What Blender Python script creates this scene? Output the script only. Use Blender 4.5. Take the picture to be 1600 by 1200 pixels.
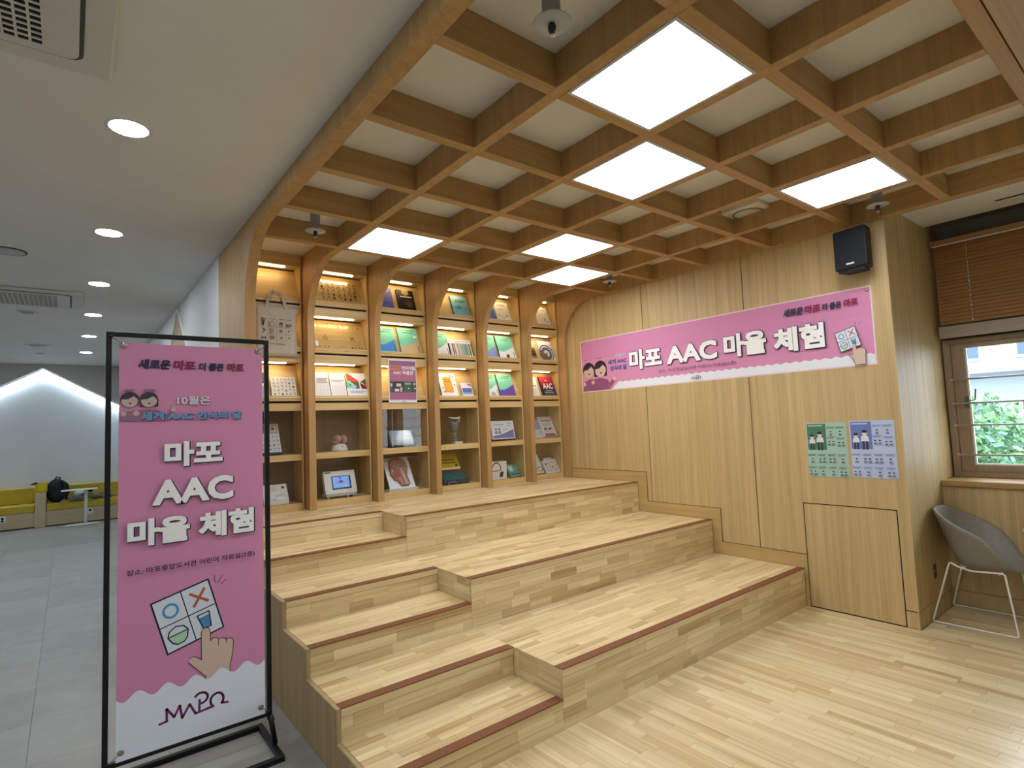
import bpy, bmesh, math, random
from mathutils import Matrix, Vector
from mathutils.geometry import tessellate_polygon

for o in list(bpy.data.objects):
    bpy.data.objects.remove(o, do_unlink=True)
scene = bpy.context.scene
COL = scene.collection
PI = math.pi

# ------------------------------------------------------------------ camera
FPX = 873.15
yaw, pitch, roll = 0.67145, 0.07178, -0.0412
CAM = Vector((0, 0, 1.679))
_f = Vector((math.sin(yaw)*math.cos(pitch), math.cos(yaw)*math.cos(pitch), math.sin(pitch)))
_r = Vector((math.cos(yaw), -math.sin(yaw), 0))
_u = _r.cross(_f)
CR = math.cos(roll)*_r + math.sin(roll)*_u
CU = -math.sin(roll)*_r + math.cos(roll)*_u
cam_data = bpy.data.cameras.new('camera')
cam_data.sensor_width = 36.0
cam_data.lens = FPX*36.0/1600.0
cam_data.clip_start = 0.05
cam_data.clip_end = 200
cam = bpy.data.objects.new('camera', cam_data)
COL.objects.link(cam)
cam.matrix_world = Matrix(((CR.x, CU.x, -_f.x, CAM.x), (CR.y, CU.y, -_f.y, CAM.y), (CR.z, CU.z, -_f.z, CAM.z), (0, 0, 0, 1)))
scene.camera = cam

# ------------------------------------------------------------------ world (bright overcast daylight)
SKY_STRENGTH = 7.0
world = bpy.data.worlds.new('world')
scene.world = world
world.use_nodes = True
bg = world.node_tree.nodes['Background']
bg.inputs[0].default_value = (0.80, 0.90, 1.0, 1)
bg.inputs[1].default_value = SKY_STRENGTH

# ------------------------------------------------------------------ exposure and lamp levels
scene.view_settings.view_transform = 'Standard'
scene.view_settings.look = 'None'
scene.view_settings.gamma = 1.0
scene.view_settings.use_curve_mapping = False
scene.view_settings.exposure = 0.2
PANEL_LIGHT = 13.0
DOWNLIGHT = 85.0
SHELF_LED = 13.0
COVE_LED = 58.0

# ------------------------------------------------------------------ materials
def lin(h):
    h = h.lstrip('#')
    out = []
    for k in (0, 2, 4):
        c = int(h[k:k+2], 16)/255.0
        out.append(c/12.92 if c <= 0.04045 else ((c+0.055)/1.055)**2.4)
    return (out[0], out[1], out[2], 1.0)

_M = {}
def flat(h, rough=0.6, metal=0.0, spec=0.4):
    key = (h, rough, metal, spec)
    if key in _M:
        return _M[key]
    m = bpy.data.materials.new('paint_'+h.lstrip('#'))
    m.use_nodes = True
    b = m.node_tree.nodes['Principled BSDF']
    b.inputs['Base Color'].default_value = lin(h)
    b.inputs['Roughness'].default_value = rough
    b.inputs['Metallic'].default_value = metal
    b.inputs['Specular IOR Level'].default_value = spec
    _M[key] = m
    return m

def emit(name, h, s):
    m = bpy.data.materials.new(name)
    m.use_nodes = True
    b = m.node_tree.nodes['Principled BSDF']
    b.inputs['Base Color'].default_value = lin(h)
    b.inputs['Emission Color'].default_value = lin(h)
    b.inputs['Emission Strength'].default_value = s
    return m

def mottled(name, h1, h2, scale=(3, 3, 3), rough=0.6, bump=0.0, detail=4):
    m = bpy.data.materials.new(name)
    m.use_nodes = True
    nt = m.node_tree
    b = nt.nodes['Principled BSDF']
    tc = nt.nodes.new('ShaderNodeNewGeometry')
    mp = nt.nodes.new('ShaderNodeMapping')
    mp.inputs['Scale'].default_value = scale
    nz = nt.nodes.new('ShaderNodeTexNoise')
    nz.inputs['Scale'].default_value = 1.0
    nz.inputs['Detail'].default_value = detail
    rp = nt.nodes.new('ShaderNodeValToRGB')
    rp.color_ramp.elements[0].position = 0.3
    rp.color_ramp.elements[1].position = 0.7
    rp.color_ramp.elements[0].color = lin(h1)
    rp.color_ramp.elements[1].color = lin(h2)
    nt.links.new(tc.outputs['Position'], mp.inputs['Vector'])
    nt.links.new(mp.outputs['Vector'], nz.inputs['Vector'])
    nt.links.new(nz.outputs['Fac'], rp.inputs['Fac'])
    nt.links.new(rp.outputs['Color'], b.inputs['Base Color'])
    b.inputs['Roughness'].default_value = rough
    if bump:
        bp = nt.nodes.new('ShaderNodeBump')
        bp.inputs['Strength'].default_value = bump
        bp.inputs['Distance'].default_value = 0.002
        nt.links.new(nz.outputs['Fac'], bp.inputs['Height'])
        nt.links.new(bp.outputs['Normal'], b.inputs['Normal'])
    return m

def wood(name, axis, dark, light, rough=0.45, fine=42.0, stretch=1.6, vary=0.0, coat=0.0, band=9.0):
    """grain runs along axis; vary adds a tone of its own to every plank"""
    m = bpy.data.materials.new(name)
    m.use_nodes = True
    nt = m.node_tree
    L = nt.links.new
    b = nt.nodes['Principled BSDF']
    geo = nt.nodes.new('ShaderNodeNewGeometry')
    oi = nt.nodes.new('ShaderNodeObjectInfo')
    rnd = nt.nodes.new('ShaderNodeMath'); rnd.operation = 'ADD'
    L(oi.outputs['Random'], rnd.inputs[0]); L(geo.outputs['Random Per Island'], rnd.inputs[1])
    fr = nt.nodes.new('ShaderNodeMath'); fr.operation = 'FRACT'
    L(rnd.outputs[0], fr.inputs[0])
    off = nt.nodes.new('ShaderNodeVectorMath'); off.operation = 'SCALE'
    off.inputs[0].default_value = (7.3, 5.1, 9.7)
    L(fr.outputs[0], off.inputs['Scale'])
    add = nt.nodes.new('ShaderNodeVectorMath'); add.operation = 'ADD'
    L(geo.outputs['Position'], add.inputs[0]); L(off.outputs[0], add.inputs[1])
    def noise(k, s, detail, dist):
        mp = nt.nodes.new('ShaderNodeMapping')
        sc = [k, k, k]; sc['xyz'.index(axis)] = s
        mp.inputs['Scale'].default_value = sc
        n = nt.nodes.new('ShaderNodeTexNoise')
        n.inputs['Scale'].default_value = 1.0
        n.inputs['Detail'].default_value = detail
        n.inputs['Distortion'].default_value = dist
        L(add.outputs[0], mp.inputs['Vector']); L(mp.outputs['Vector'], n.inputs['Vector'])
        return n
    n1 = noise(band*2.2, stretch*0.35, 3, 0.6)
    n2 = noise(fine*2.2, stretch, 5, 0.2)
    mx = nt.nodes.new('ShaderNodeMath'); mx.operation = 'MULTIPLY_ADD'
    L(n1.outputs['Fac'], mx.inputs[0]); mx.inputs[1].default_value = 0.62
    h = nt.nodes.new('ShaderNodeMath'); h.operation = 'MULTIPLY'
    L(n2.outputs['Fac'], h.inputs[0]); h.inputs[1].default_value = 0.38
    L(h.outputs[0], mx.inputs[2])
    fac = mx
    if vary:
        v1 = nt.nodes.new('ShaderNodeMath'); v1.operation = 'POWER'
        L(fr.outputs[0], v1.inputs[0]); v1.inputs[1].default_value = 2.2
        v2 = nt.nodes.new('ShaderNodeMath'); v2.operation = 'MULTIPLY_ADD'
        L(v1.outputs[0], v2.inputs[0]); v2.inputs[1].default_value = -vary
        L(mx.outputs[0], v2.inputs[2])
        v3 = nt.nodes.new('ShaderNodeMath'); v3.operation = 'ADD'
        L(v2.outputs[0], v3.inputs[0]); v3.inputs[1].default_value = vary*0.25
        fac = v3
    rp = nt.nodes.new('ShaderNodeValToRGB')
    rp.color_ramp.elements[0].position = 0.18
    rp.color_ramp.elements[1].position = 0.68
    rp.color_ramp.elements[0].color = lin(dark)
    rp.color_ramp.elements[1].color = lin(light)
    L(fac.outputs[0], rp.inputs['Fac'])
    L(rp.outputs['Color'], b.inputs['Base Color'])
    b.inputs['Roughness'].default_value = rough
    b.inputs['Coat Weight'].default_value = coat
    b.inputs['Coat Roughness'].default_value = 0.18
    return m

def glass(name, tint=(1, 1, 1, 1), refl=0.08, rough=0.0):
    m = bpy.data.materials.new(name)
    m.use_nodes = True
    nt = m.node_tree
    nt.nodes.remove(nt.nodes['Principled BSDF'])
    out = nt.nodes['Material Output']
    tr = nt.nodes.new('ShaderNodeBsdfTransparent'); tr.inputs[0].default_value = tint
    gl = nt.nodes.new('ShaderNodeBsdfGlossy'); gl.inputs['Roughness'].default_value = rough
    lw = nt.nodes.new('ShaderNodeLayerWeight'); lw.inputs['Blend'].default_value = 0.35
    ma = nt.nodes.new('ShaderNodeMath'); ma.operation = 'MULTIPLY_ADD'
    nt.links.new(lw.outputs['Fresnel'], ma.inputs[0]); ma.inputs[1].default_value = 0.26; ma.inputs[2].default_value = refl*0.1
    mix = nt.nodes.new('ShaderNodeMixShader')
    nt.links.new(ma.outputs[0], mix.inputs[0])
    nt.links.new(tr.outputs[0], mix.inputs[1]); nt.links.new(gl.outputs[0], mix.inputs[2])
    nt.links.new(mix.outputs[0], out.inputs['Surface'])
    return m

VEN_D, VEN_L = '#977445', '#c09a62'
W_Z = wood('oak_veneer_upright', 'z', VEN_D, VEN_L, 0.5)
W_X = wood('oak_veneer_crosswise', 'x', VEN_D, VEN_L, 0.5)
W_Y = wood('oak_veneer_lengthwise', 'y', VEN_D, VEN_L, 0.5)
WALLW = wood('oak_wall_veneer', 'z', '#a58a59', '#d4ba87', 0.5, fine=50, band=9)
STV_X = wood('rubberwood_stave_crosswise', 'x', '#b08f57', '#f2dfb0', 0.34, vary=0.24, coat=0.15, band=4.5, fine=22, stretch=1.2)
STV_Y = wood('rubberwood_stave_lengthwise', 'y', '#b8985f', '#f3e2b6', 0.30, vary=0.22, coat=0.25, band=4.5, fine=22, stretch=1.2)
CAB_X = wood('rubberwood_shelf', 'x', '#b8965a', '#dfc288', 0.42, band=12)
CAB_Z = wood('rubberwood_upright', 'z', '#b8965a', '#dfc288', 0.42, band=12)
STRIP = mottled('brown_anti_slip', '#744526', '#875533', (120, 120, 120), 0.7)
WHITE = mottled('white_paint', '#dcdcd8', '#e2e2de', (2, 2, 2), 0.75)
WALLWHITE = mottled('cool_white_wall', '#d9dde0', '#e2e6e8', (1, 1, 1), 0.75)
GREYWALL = mottled('warm_grey_wall', '#b7b4ac', '#bfbcb4', (1, 1, 1), 0.8)
VINYL = mottled('grey_vinyl', '#86877f', '#93948d', (6, 6, 6), 0.42, detail=6)
BLACK = flat('#0b0b0e', 0.45)
DARK = flat('#15120e', 0.8)
WHITEP = flat('#e9eaea', 0.5)
PLASTIC = flat('#e4e4e0', 0.4)
STEEL = flat('#a9a9a6', 0.32, 0.9)
GLASSM = glass('clear_glass', (0.98, 0.99, 0.985, 1), 0.10)
ACRYL = glass('clear_acrylic', (0.97, 0.96, 0.92, 1), 0.10, 0.05)

# ------------------------------------------------------------------ mesh building
class MB:
    def __init__(s):
        s.v = []; s.f = []; s.m = []; s.mats = []; s.sm = []
    def mi(s, mat):
        if mat not in s.mats:
            s.mats.append(mat)
        return s.mats.index(mat)
    def add(s, verts, faces, mat, M=None, smooth=False):
        o = len(s.v)
        if M is not None:
            verts = [tuple(M @ Vector(p)) for p in verts]
        s.v.extend(verts)
        k = s.mi(mat)
        for f in faces:
            s.f.append([a+o for a in f]); s.m.append(k); s.sm.append(smooth)
        return s
    def box(s, x0, y0, z0, x1, y1, z1, mat, M=None):
        return s.add([(x0, y0, z0), (x1, y0, z0), (x1, y1, z0), (x0, y1, z0), (x0, y0, z1), (x1, y0, z1), (x1, y1, z1), (x0, y1, z1)],
                     [(0, 3, 2, 1), (4, 5, 6, 7), (0, 1, 5, 4), (1, 2, 6, 5), (2, 3, 7, 6), (3, 0, 4, 7)], mat, M)
    def prism(s, poly, fn, d0, d1, mat, M=None, smooth=False):
        n = len(poly)
        tris = tessellate_polygon([[Vector((a, b, 0)) for a, b in poly]])
        vs = [fn(a, b, d0) for a, b in poly] + [fn(a, b, d1) for a, b in poly]
        s.add(vs, [tuple(t) for t in tris] + [tuple(i+n for i in reversed(t)) for t in tris], mat, M)
        o = len(s.v)-2*n
        k = s.mi(mat)
        for i in range(n):
            j = (i+1) % n
            s.f.append([o+i, o+n+i, o+n+j, o+j]); s.m.append(k); s.sm.append(smooth)
        return s
    def tube(s, pts, r, mat, n=8, closed=False, M=None):
        pts = [Vector(p) for p in pts]
        N = len(pts)
        rr = r if isinstance(r, (list, tuple)) else [r]*N
        vs = []; fs = []
        prev = None
        for i, p in enumerate(pts):
            if closed:
                t = (pts[(i+1) % N]-pts[i-1])
            else:
                t = pts[min(i+1, N-1)]-pts[max(i-1, 0)]
            t.normalize()
            if prev is None:
                a = Vector((0, 0, 1)) if abs(t.z) < 0.9 else Vector((1, 0, 0))
                e1 = t.cross(a).normalized()
            else:
                e1 = (prev-t*prev.dot(t)).normalized()
            prev = e1
            e2 = t.cross(e1)
            for k in range(n):
                an = 2*PI*k/n
                vs.append(tuple(p+e1*(rr[i]*math.cos(an))+e2*(rr[i]*math.sin(an))))
        R = N if closed else N-1
        for i in range(R):
            j = (i+1) % N
            for k in range(n):
                l = (k+1) % n
                fs.append((i*n+k, i*n+l, j*n+l, j*n+k))
        if not closed:
            fs.append(tuple(range(n-1, -1, -1)))
            fs.append(tuple((N-1)*n+k for k in range(n)))
        return s.add(vs, fs, mat, M, smooth=True)
    def lathe(s, prof, mat, n=24, M=None, smooth=True):
        vs = []; fs = []
        for r, z in prof:
            for k in range(n):
                a = 2*PI*k/n
                vs.append((r*math.cos(a), r*math.sin(a), z))
        P = len(prof)
        for i in range(P-1):
            for k in range(n):
                l = (k+1) % n
                fs.append((i*n+k, i*n+l, (i+1)*n+l, (i+1)*n+k))
        fs.append(tuple(range(n-1, -1, -1)))
        fs.append(tuple((P-1)*n+k for k in range(n)))
        return s.add(vs, fs, mat, M, smooth)
    def ball(s, c, r, mat, n=14, m=9, M=None):
        r = r if isinstance(r, (list, tuple)) else (r, r, r)
        vs = [(c[0], c[1], c[2]-r[2])]; fs = []
        for i in range(1, m):
            t = -PI/2+PI*i/m
            for k in range(n):
                a = 2*PI*k/n
                vs.append((c[0]+r[0]*math.cos(t)*math.cos(a), c[1]+r[1]*math.cos(t)*math.sin(a), c[2]+r[2]*math.sin(t)))
        vs.append((c[0], c[1], c[2]+r[2]))
        for k in range(n):
            l = (k+1) % n
            fs.append((0, 1+l, 1+k))
            for i in range(m-2):
                fs.append((1+i*n+k, 1+i*n+l, 1+(i+1)*n+l, 1+(i+1)*n+k))
            fs.append((1+(m-2)*n+k, 1+(m-2)*n+l, len(vs)-1))
        return s.add(vs, fs, mat, M, smooth=True)
    def mesh(s, name, bevel=0.0, seg=1):
        me = bpy.data.meshes.new(name)
        me.from_pydata(s.v, [], s.f)
        for m in s.mats:
            me.materials.append(m)
        me.polygons.foreach_set('material_index', s.m)
        me.polygons.foreach_set('use_smooth', s.sm)
        bm = bmesh.new(); bm.from_mesh(me)
        bmesh.ops.recalc_face_normals(bm, faces=bm.faces)
        if bevel:
            ed = [e for e in bm.edges if len(e.link_faces) == 2 and e.calc_face_angle(0) > 0.5]
            bmesh.ops.bevel(bm, geom=ed, offset=bevel, segments=seg, affect='EDGES', profile=0.5, clamp_overlap=True)
        bm.to_mesh(me); bm.free()
        me.update()
        return me
    def build(s, name, parent=None, bevel=0.0, seg=1, world=False, M=None):
        ob = bpy.data.objects.new(name, s.mesh(name, bevel, seg))
        COL.objects.link(ob)
        if parent is not None:
            ob.parent = parent
            if world:
                ob.matrix_basis = parent.matrix_basis.inverted()
        if M is not None:
            ob.matrix_basis = M
        return ob

def YZ(x0=0):                       # polygon (y,z) pushed along x
    return lambda a, b, d: (d, a, b)
def XZ():
    return lambda a, b, d: (a, d, b)
def XY():
    return lambda a, b, d: (a, b, d)

def frame(o, X, Y):
    X = Vector(X).normalized(); Y = Vector(Y).normalized(); Z = X.cross(Y)
    return Matrix(((X.x, Y.x, Z.x, o[0]), (X.y, Y.y, Z.y, o[1]), (X.z, Y.z, Z.z, o[2]), (0, 0, 0, 1)))
def lean(x, y, z, deg=0.0, twist=0.0):
    t = math.radians(deg)
    M = frame((x, y, z), (1, 0, 0), (0, math.sin(t), math.cos(t)))
    return M @ Matrix.Rotation(math.radians(twist), 4, 'Z')

def tag(o, label=None, cat=None, group=None, kind=None):
    if label: o['label'] = label
    if cat: o['category'] = cat
    if group: o['group'] = group
    if kind: o['kind'] = kind
    return o
def empty(name, M=None):
    o = bpy.data.objects.new(name, None)
    o.empty_display_size = 0.1
    COL.objects.link(o)
    if M is not None:
        o.matrix_basis = M
    return o
def thing(name, label, cat, M=None, group=None):
    return tag(empty(name, M), label, cat, group)
def T(x, y, z, rz=0.0):
    return Matrix.Translation((x, y, z)) @ Matrix.Rotation(rz, 4, 'Z')
def link_copy(src, parent, M=None):
    c = src.copy(); COL.objects.link(c); c.parent = parent
    if M is not None:
        c.matrix_basis = M
    return c
def copy_thing(root, M, label=None):
    r = root.copy(); COL.objects.link(r); r.matrix_basis = M
    if label: r['label'] = label
    for ch in list(root.children):
        c = ch.copy(); COL.objects.link(c); c.parent = r
        for g in ch.children:
            d = g.copy(); COL.objects.link(d); d.parent = c
    return r

# ------------------------------------------------------------------ lettering outlines
TEXTS = ['마포', 'AAC', '마을', '체험', '새로운', '더 좋은', '10월은', '세계 AAC 인식의 달', '세계 AAC', '인식의 달',
         '장소: 마포중앙도서관 어린이 자료실(2층)', '언어처럼', 'AAC 박물관', 'HELP', 'LIFE']
GLYPH = {}
def prepare_text():
    obs = []
    for t in TEXTS:
        for wt in (0.0, 0.025):
            cu = bpy.data.curves.new('lettering', 'FONT')
            cu.body = t; cu.size = 1.0; cu.offset = wt; cu.resolution_u = 3
            cu.fill_mode = 'FRONT'
            ob = bpy.data.objects.new('lettering', cu)
            COL.objects.link(ob)
            obs.append((t, wt, ob))
    bpy.context.view_layer.update()
    dg = bpy.context.evaluated_depsgraph_get()
    for t, wt, ob in obs:
        me = ob.evaluated_get(dg).to_mesh()
        vs = [(v.co.x, v.co.y) for v in me.vertices]
        fs = [tuple(p.vertices) for p in me.polygons]
        xs = [p[0] for p in vs]; ys = [p[1] for p in vs]
        GLYPH[(t, wt)] = (vs, fs, min(xs), min(ys), max(xs), max(ys))
        ob.evaluated_get(dg).to_mesh_clear()
    for t, wt, ob in obs:
        cu = ob.data
        bpy.data.objects.remove(ob, do_unlink=True)
        bpy.data.curves.remove(cu)
prepare_text()

class Art:
    """flat print: coloured shapes laid on a local XY face, each on the one before"""
    def __init__(s, z=0.0004, step=0.00012):
        s.mb = MB(); s.z = z; s.step = step
    def _n(s):
        s.z += s.step
        return s.z
    def poly(s, pts, h):
        z = s._n()
        tr = tessellate_polygon([[Vector((a, b, 0)) for a, b in pts]])
        s.mb.add([(a, b, z) for a, b in pts], [tuple(t) for t in tr], flat(h))
        return s
    def rect(s, x0, y0, x1, y1, h):
        return s.poly([(x0, y0), (x1, y0), (x1, y1), (x0, y1)], h)
    def disc(s, x, y, rx, h, ry=None, n=20, a0=0.0, a1=2*PI):
        ry = rx if ry is None else ry
        return s.poly([(x+rx*math.cos(a0+(a1-a0)*k/n), y+ry*math.sin(a0+(a1-a0)*k/n)) for k in range(n if a1-a0 > 6.2 else n+1)], h)
    def stroke(s, pts, w, h, closed=False):
        z = s._n()
        P = [Vector((a, b)) for a, b in pts]
        N = len(P)
        for i in range(N if closed else N-1):
            a = P[i]; b = P[(i+1) % N]
            d = b-a
            if d.length < 1e-9: continue
            d.normalize(); n = Vector((-d.y, d.x))*w/2
            e = d*w*0.3
            q = [a-e-n, b+e-n, b+e+n, a-e+n]
            s.mb.add([(p.x, p.y, z) for p in q], [(0, 1, 2, 3)], flat(h))
        return s
    def text(s, t, x0, y0, x1, y1, h, wt=0.0, shear=0.0, rise=0.0):
        if wt > .05:            # heavy strokes: the same outline laid down several times, slightly shifted
            d = (y1-y0)*.021
            for dx, dy in ((-d, -d), (d, -d), (-d, d), (d, d), (0, 0)):
                s.text(t, x0+d+dx, y0+d+dy, x1-d+dx, y1-d+dy, h, .025, shear, rise)
            return s
        z = s._n()
        vs, fs, a0, b0, a1, b1 = GLYPH[(t, wt)]
        sx = (x1-x0)/(a1-a0); sy = (y1-y0)/(b1-b0)
        out = []
        for a, b in vs:
            yy = (b-b0)*sy
            xx = (a-a0)*sx
            out.append((x0+xx+shear*yy, y0+yy+rise*xx, z))
        s.mb.add(out, fs, flat(h))
        return s
    def lines(s, x0, y0, x1, y1, n, h, w=None):
        hh = (y1-y0)/n
        for k in range(n):
            e = x1 - (x1-x0)*(0.0, .18, .07, .3)[k % 4]
            s.rect(x0, y1-hh*(k+.7), e, y1-hh*(k+.25), h)
        return s
    def face(s, x, y, r, hair, skin='#e6c9b2', bob=False):
        s.disc(x, y+r*.12, r*1.05, hair, r*1.0)
        if bob:
            s.rect(x-r*1.05, y-r*.85, x+r*1.05, y+r*.15, hair)
        s.disc(x, y-r*.1, r*.9, skin, r*.82)
        s.poly([(x-r*.95, y+r*.1), (x-r*.2, y+r*.15), (x+r*.45, y+r*.55), (x+r*.95, y+r*.1), (x+r*.8, y+r*.75), (x, y+r*1.08), (x-r*.8, y+r*.75)], hair)
        s.disc(x+r*.05, y-r*.42, r*.16, '#4a2326', r*.10, n=10)
        return s
    def tiny_person(s, x, y, k, body, hair='#20242c', skin='#ead3c4'):
        s.poly([(x-.5*k, y-.9*k), (x+.5*k, y-.9*k), (x+.42*k, y-.3*k), (x+.2*k, y-.12*k), (x-.2*k, y-.12*k), (x-.42*k, y-.3*k)], body)
        s.disc(x, y+.18*k, .34*k, skin, n=10)
        s.poly([(x-.36*k, y+.2*k), (x+.36*k, y+.2*k), (x+.26*k, y+.5*k), (x, y+.6*k), (x-.26*k, y+.5*k)], hair)
        return s
    def flush(s, parent, name):
        o = s.mb.build(name, parent)
        s.mb = MB()
        return o
    def build(s, parent, name='printed_artwork', M=None):
        return s.mb.build(name, parent, M=M)
# ------------------------------------------------------------------ measured layout (metres)
H = 0.324
Z_BEAM = 3.1985          # underside of the coffer beams
Z_COF = 3.362            # white ceiling inside the coffers
Z_CEIL = 3.305           # plain white ceiling of the neighbouring room
XL, XR = 1.0405, 5.057
Y_RET = 1.534
PX = 0.6655
RIB = [1.0898+PX*i for i in range(7)]
CROSS = [4.429, 3.770, 3.115, 2.449, 1.784, 1.125]
BW = 0.0325
Y1, Y1N, Y2, Y2N, Y3, Y3N = 2.36, 2.792, 3.231, 3.666, 4.140, 4.576
XS = 2.143
Y_CAB = 5.31

def px(P):
    d = Vector(P)-CAM
    c = d.dot(_f)
    if c < 0.1:
        return None
    return (800+FPX*d.dot(CR)/c, 600-FPX*d.dot(CU)/c)

def staves(run, r0, r1, cross, c0, c1, norm, n0, n1, w, lmin, lmax, rng, gap=0.0005):
    """rows of short timber staves as axis-aligned boxes"""
    rows = max(1, round((c1-c0)/w)); w = (c1-c0)/rows
    out = []
    for k in range(rows):
        a = r0; first = True
        while a < r1-1e-6:
            l = rng.uniform(lmin, lmax)
            if first: l *= rng.uniform(.3, 1.0); first = False
            b = min(r1, a+l)
            if r1-b < lmin*.35: b = r1
            lo = [0, 0, 0]; hi = [0, 0, 0]
            lo['xyz'.index(run)] = a+gap; hi['xyz'.index(run)] = b-gap
            lo['xyz'.index(cross)] = c0+k*w+gap; hi['xyz'.index(cross)] = c0+(k+1)*w-gap
            dz = rng.uniform(0, .0004)
            lo['xyz'.index(norm)] = n0+dz; hi['xyz'.index(norm)] = n1+dz
            out.append((lo, hi, norm))
            a = b
    return out

def seen_area(s):
    lo, hi, norm = s
    k = 'xyz'.index(norm)
    a, b = [i for i in range(3) if i != k]
    face = hi[k] if norm == 'z' else lo[k]
    q = []
    for u, v in ((lo[a], lo[b]), (hi[a], lo[b]), (hi[a], hi[b]), (lo[a], hi[b])):
        p = [0, 0, 0]; p[a] = u; p[b] = v; p[k] = face
        r = px(p)
        if r is None: return 0
        q.append(r)
    cx = sum(p[0] for p in q)/4; cy = sum(p[1] for p in q)/4
    if not (-20 < cx < 1620 and -20 < cy < 1220): return 0
    return abs(sum(q[i][0]*q[(i+1) % 4][1]-q[(i+1) % 4][0]*q[i][1] for i in range(4)))/2

def lay_staves(lists, parent, limit):
    """the largest in view become planks of their own, the rest one joined mesh"""
    every = [(seen_area(s), s, mat) for L, mat in lists for s in L]
    every.sort(key=lambda e: -e[0])
    unit = {}
    for a, s, mat in every[:limit]:
        if mat not in unit:
            unit[mat] = MB().box(-.5, -.5, -.5, .5, .5, .5, mat).mesh('plank')
        ob = bpy.data.objects.new('plank', unit[mat]); COL.objects.link(ob)
        ob.parent = parent
        lo, hi, n = s
        c = [(lo[i]+hi[i])/2 for i in range(3)]
        ob.matrix_basis = parent.matrix_basis.inverted() @ Matrix.Translation(c) @ Matrix.Diagonal((hi[0]-lo[0], hi[1]-lo[1], hi[2]-lo[2], 1))
    if len(every) > limit:
        mb = MB()
        for a, s, mat in every[limit:]:
            mb.box(*s[0], *s[1], mat)
        tag(mb.build('planks', parent, world=True), kind='stuff')

# ------------------------------------------------------------------ floors
rng = random.Random(4)
fl = MB().box(1.05, -4.0, -0.12, 6.5, 2.40, -0.016, STV_Y).box(1.05, -4.0, -0.016, 6.5, -1.2, 0.0, STV_Y).build('floor')
tag(fl, 'pale wooden stave floor in front of the stepped seating', 'floor', kind='structure')
lay_staves([(staves('y', -1.2, 2.36, 'x', 1.05, 5.06, 'z', -.016, 0, .058, .22, .62, rng)
             + staves('y', -1.2, 1.53, 'x', 5.06, 5.895, 'z', -.016, 0, .058, .22, .62, rng), STV_Y)], fl, 300)

vin = MB().box(-3.4, -4.0, -0.12, 1.045, 15.6, -0.006, flat('#80817b', .7)).build('floor_vinyl')
tag(vin, 'grey vinyl tile floor of the neighbouring room', 'floor', kind='structure')
tile_me = [MB().box(-.5, -.5, -.5, .5, .5, .5, mottled('grey_vinyl_tile', a, b, (5, 5, 5), .4, detail=6)).mesh('tile') for a, b in (('#92938d', '#9e9f99'), ('#979892', '#a3a49d'), ('#8d8e88', '#999a94'))]
k = 0
for i in range(6):
    for j in range(23):
        x0 = 1.043-.6*(i+1); y0 = 1.6+.6*j
        if x0 < -2.6: continue
        ob = bpy.data.objects.new('tile', tile_me[rng.randrange(3)]); COL.objects.link(ob); ob.parent = vin
        ob.matrix_basis = Matrix.Translation((x0+.3, y0+.3, -.003)) @ Matrix.Diagonal((.598, .598, .006, 1))

# ------------------------------------------------------------------ stepped seating
seat = thing('stepped_seating', 'pale wooden stepped seating with brown anti-slip edges below the bookcases', 'stepped seating', T(3.0, 3.8, 0))
rng = random.Random(11)
lists = []
def core(name, x0, y0, z0, x1, y1, z1):
    MB().box(x0, y0, z0, x1, y1, z1, CAB_X).build(name, seat, world=True)
yn = [Y1, Y2, Y3, Y_CAB]
ynn = [Y1N, Y2N, Y3N]
XE = 5.045
XI = XL+.022
STEPW = .060
for k in range(3):
    z = (k+1)*H; zl = k*H; zm = (k+.5)*H
    core('tier_body', XS+.016, yn[k]+.016, 0.0 if k == 0 else zl-.02, XE, yn[k+1]+.10 if k < 2 else Y_CAB+.19, z-.018)
    XT = XI if k < 2 else 1.1222      # the top tier stops at the end rib
    core('tier_body', XT, ynn[k]+.016, 0.0 if k == 0 else zl-.02, XS+.016, yn[k+1]+.10 if k < 2 else Y_CAB+.19, z-.018)
    core('step_body', XI, yn[k]+.016, 0.0 if k == 0 else zl-.02, XS-.001, ynn[k]+.016, zm-.018)
    # treads
    lists.append((staves('x', XS, XE, 'y', yn[k]+STEPW, yn[k+1], 'z', z-.018, z, .052, .16, .52, rng), STV_X))
    lists.append((staves('x', XT, XS, 'y', ynn[k]+STEPW, yn[k+1], 'z', z-.018, z, .052, .16, .52, rng), STV_X))
    lists.append((staves('x', XI, XS-.001, 'y', yn[k]+STEPW, ynn[k], 'z', zm-.018, zm, .052, .16, .52, rng), STV_X))
    # risers
    lists.append((staves('x', XS, XE, 'z', zl, z-.046, 'y', yn[k], yn[k]+.016, .055, .13, .40, rng), STV_X))
    lists.append((staves('x', XI, XS-.001, 'z', zl, zm-.046, 'y', yn[k], yn[k]+.016, .055, .13, .40, rng), STV_X))
    lists.append((staves('x', XT, XS-.001, 'z', zm, z-.046, 'y', ynn[k], ynn[k]+.016, .055, .13, .40, rng), STV_X))
    lists.append((staves('y', yn[k]+.0165, ynn[k]-.0005, 'z', zm, z-.004, 'x', XS, XS+.016, .053, .12, .30, rng), STV_Y))
    # nosings and anti-slip strips
    for (xa, xb, yy, zz) in ((XS, XE, yn[k], z), (XT, XS, ynn[k], z), (XI, XS-.001, yn[k], zm)):
        MB().box(xa, yy-.003, zz-.045, xb, yy+STEPW-.001, zz-.004, STV_X).build('nosing', seat, bevel=.002, world=True)
        MB().box(xa, yy-.004, zz-.004, xb, yy+STEPW-.001, zz+.0012, STRIP).build('anti_slip_strip', seat, world=True)
lay_staves(lists, seat, 300)
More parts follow.
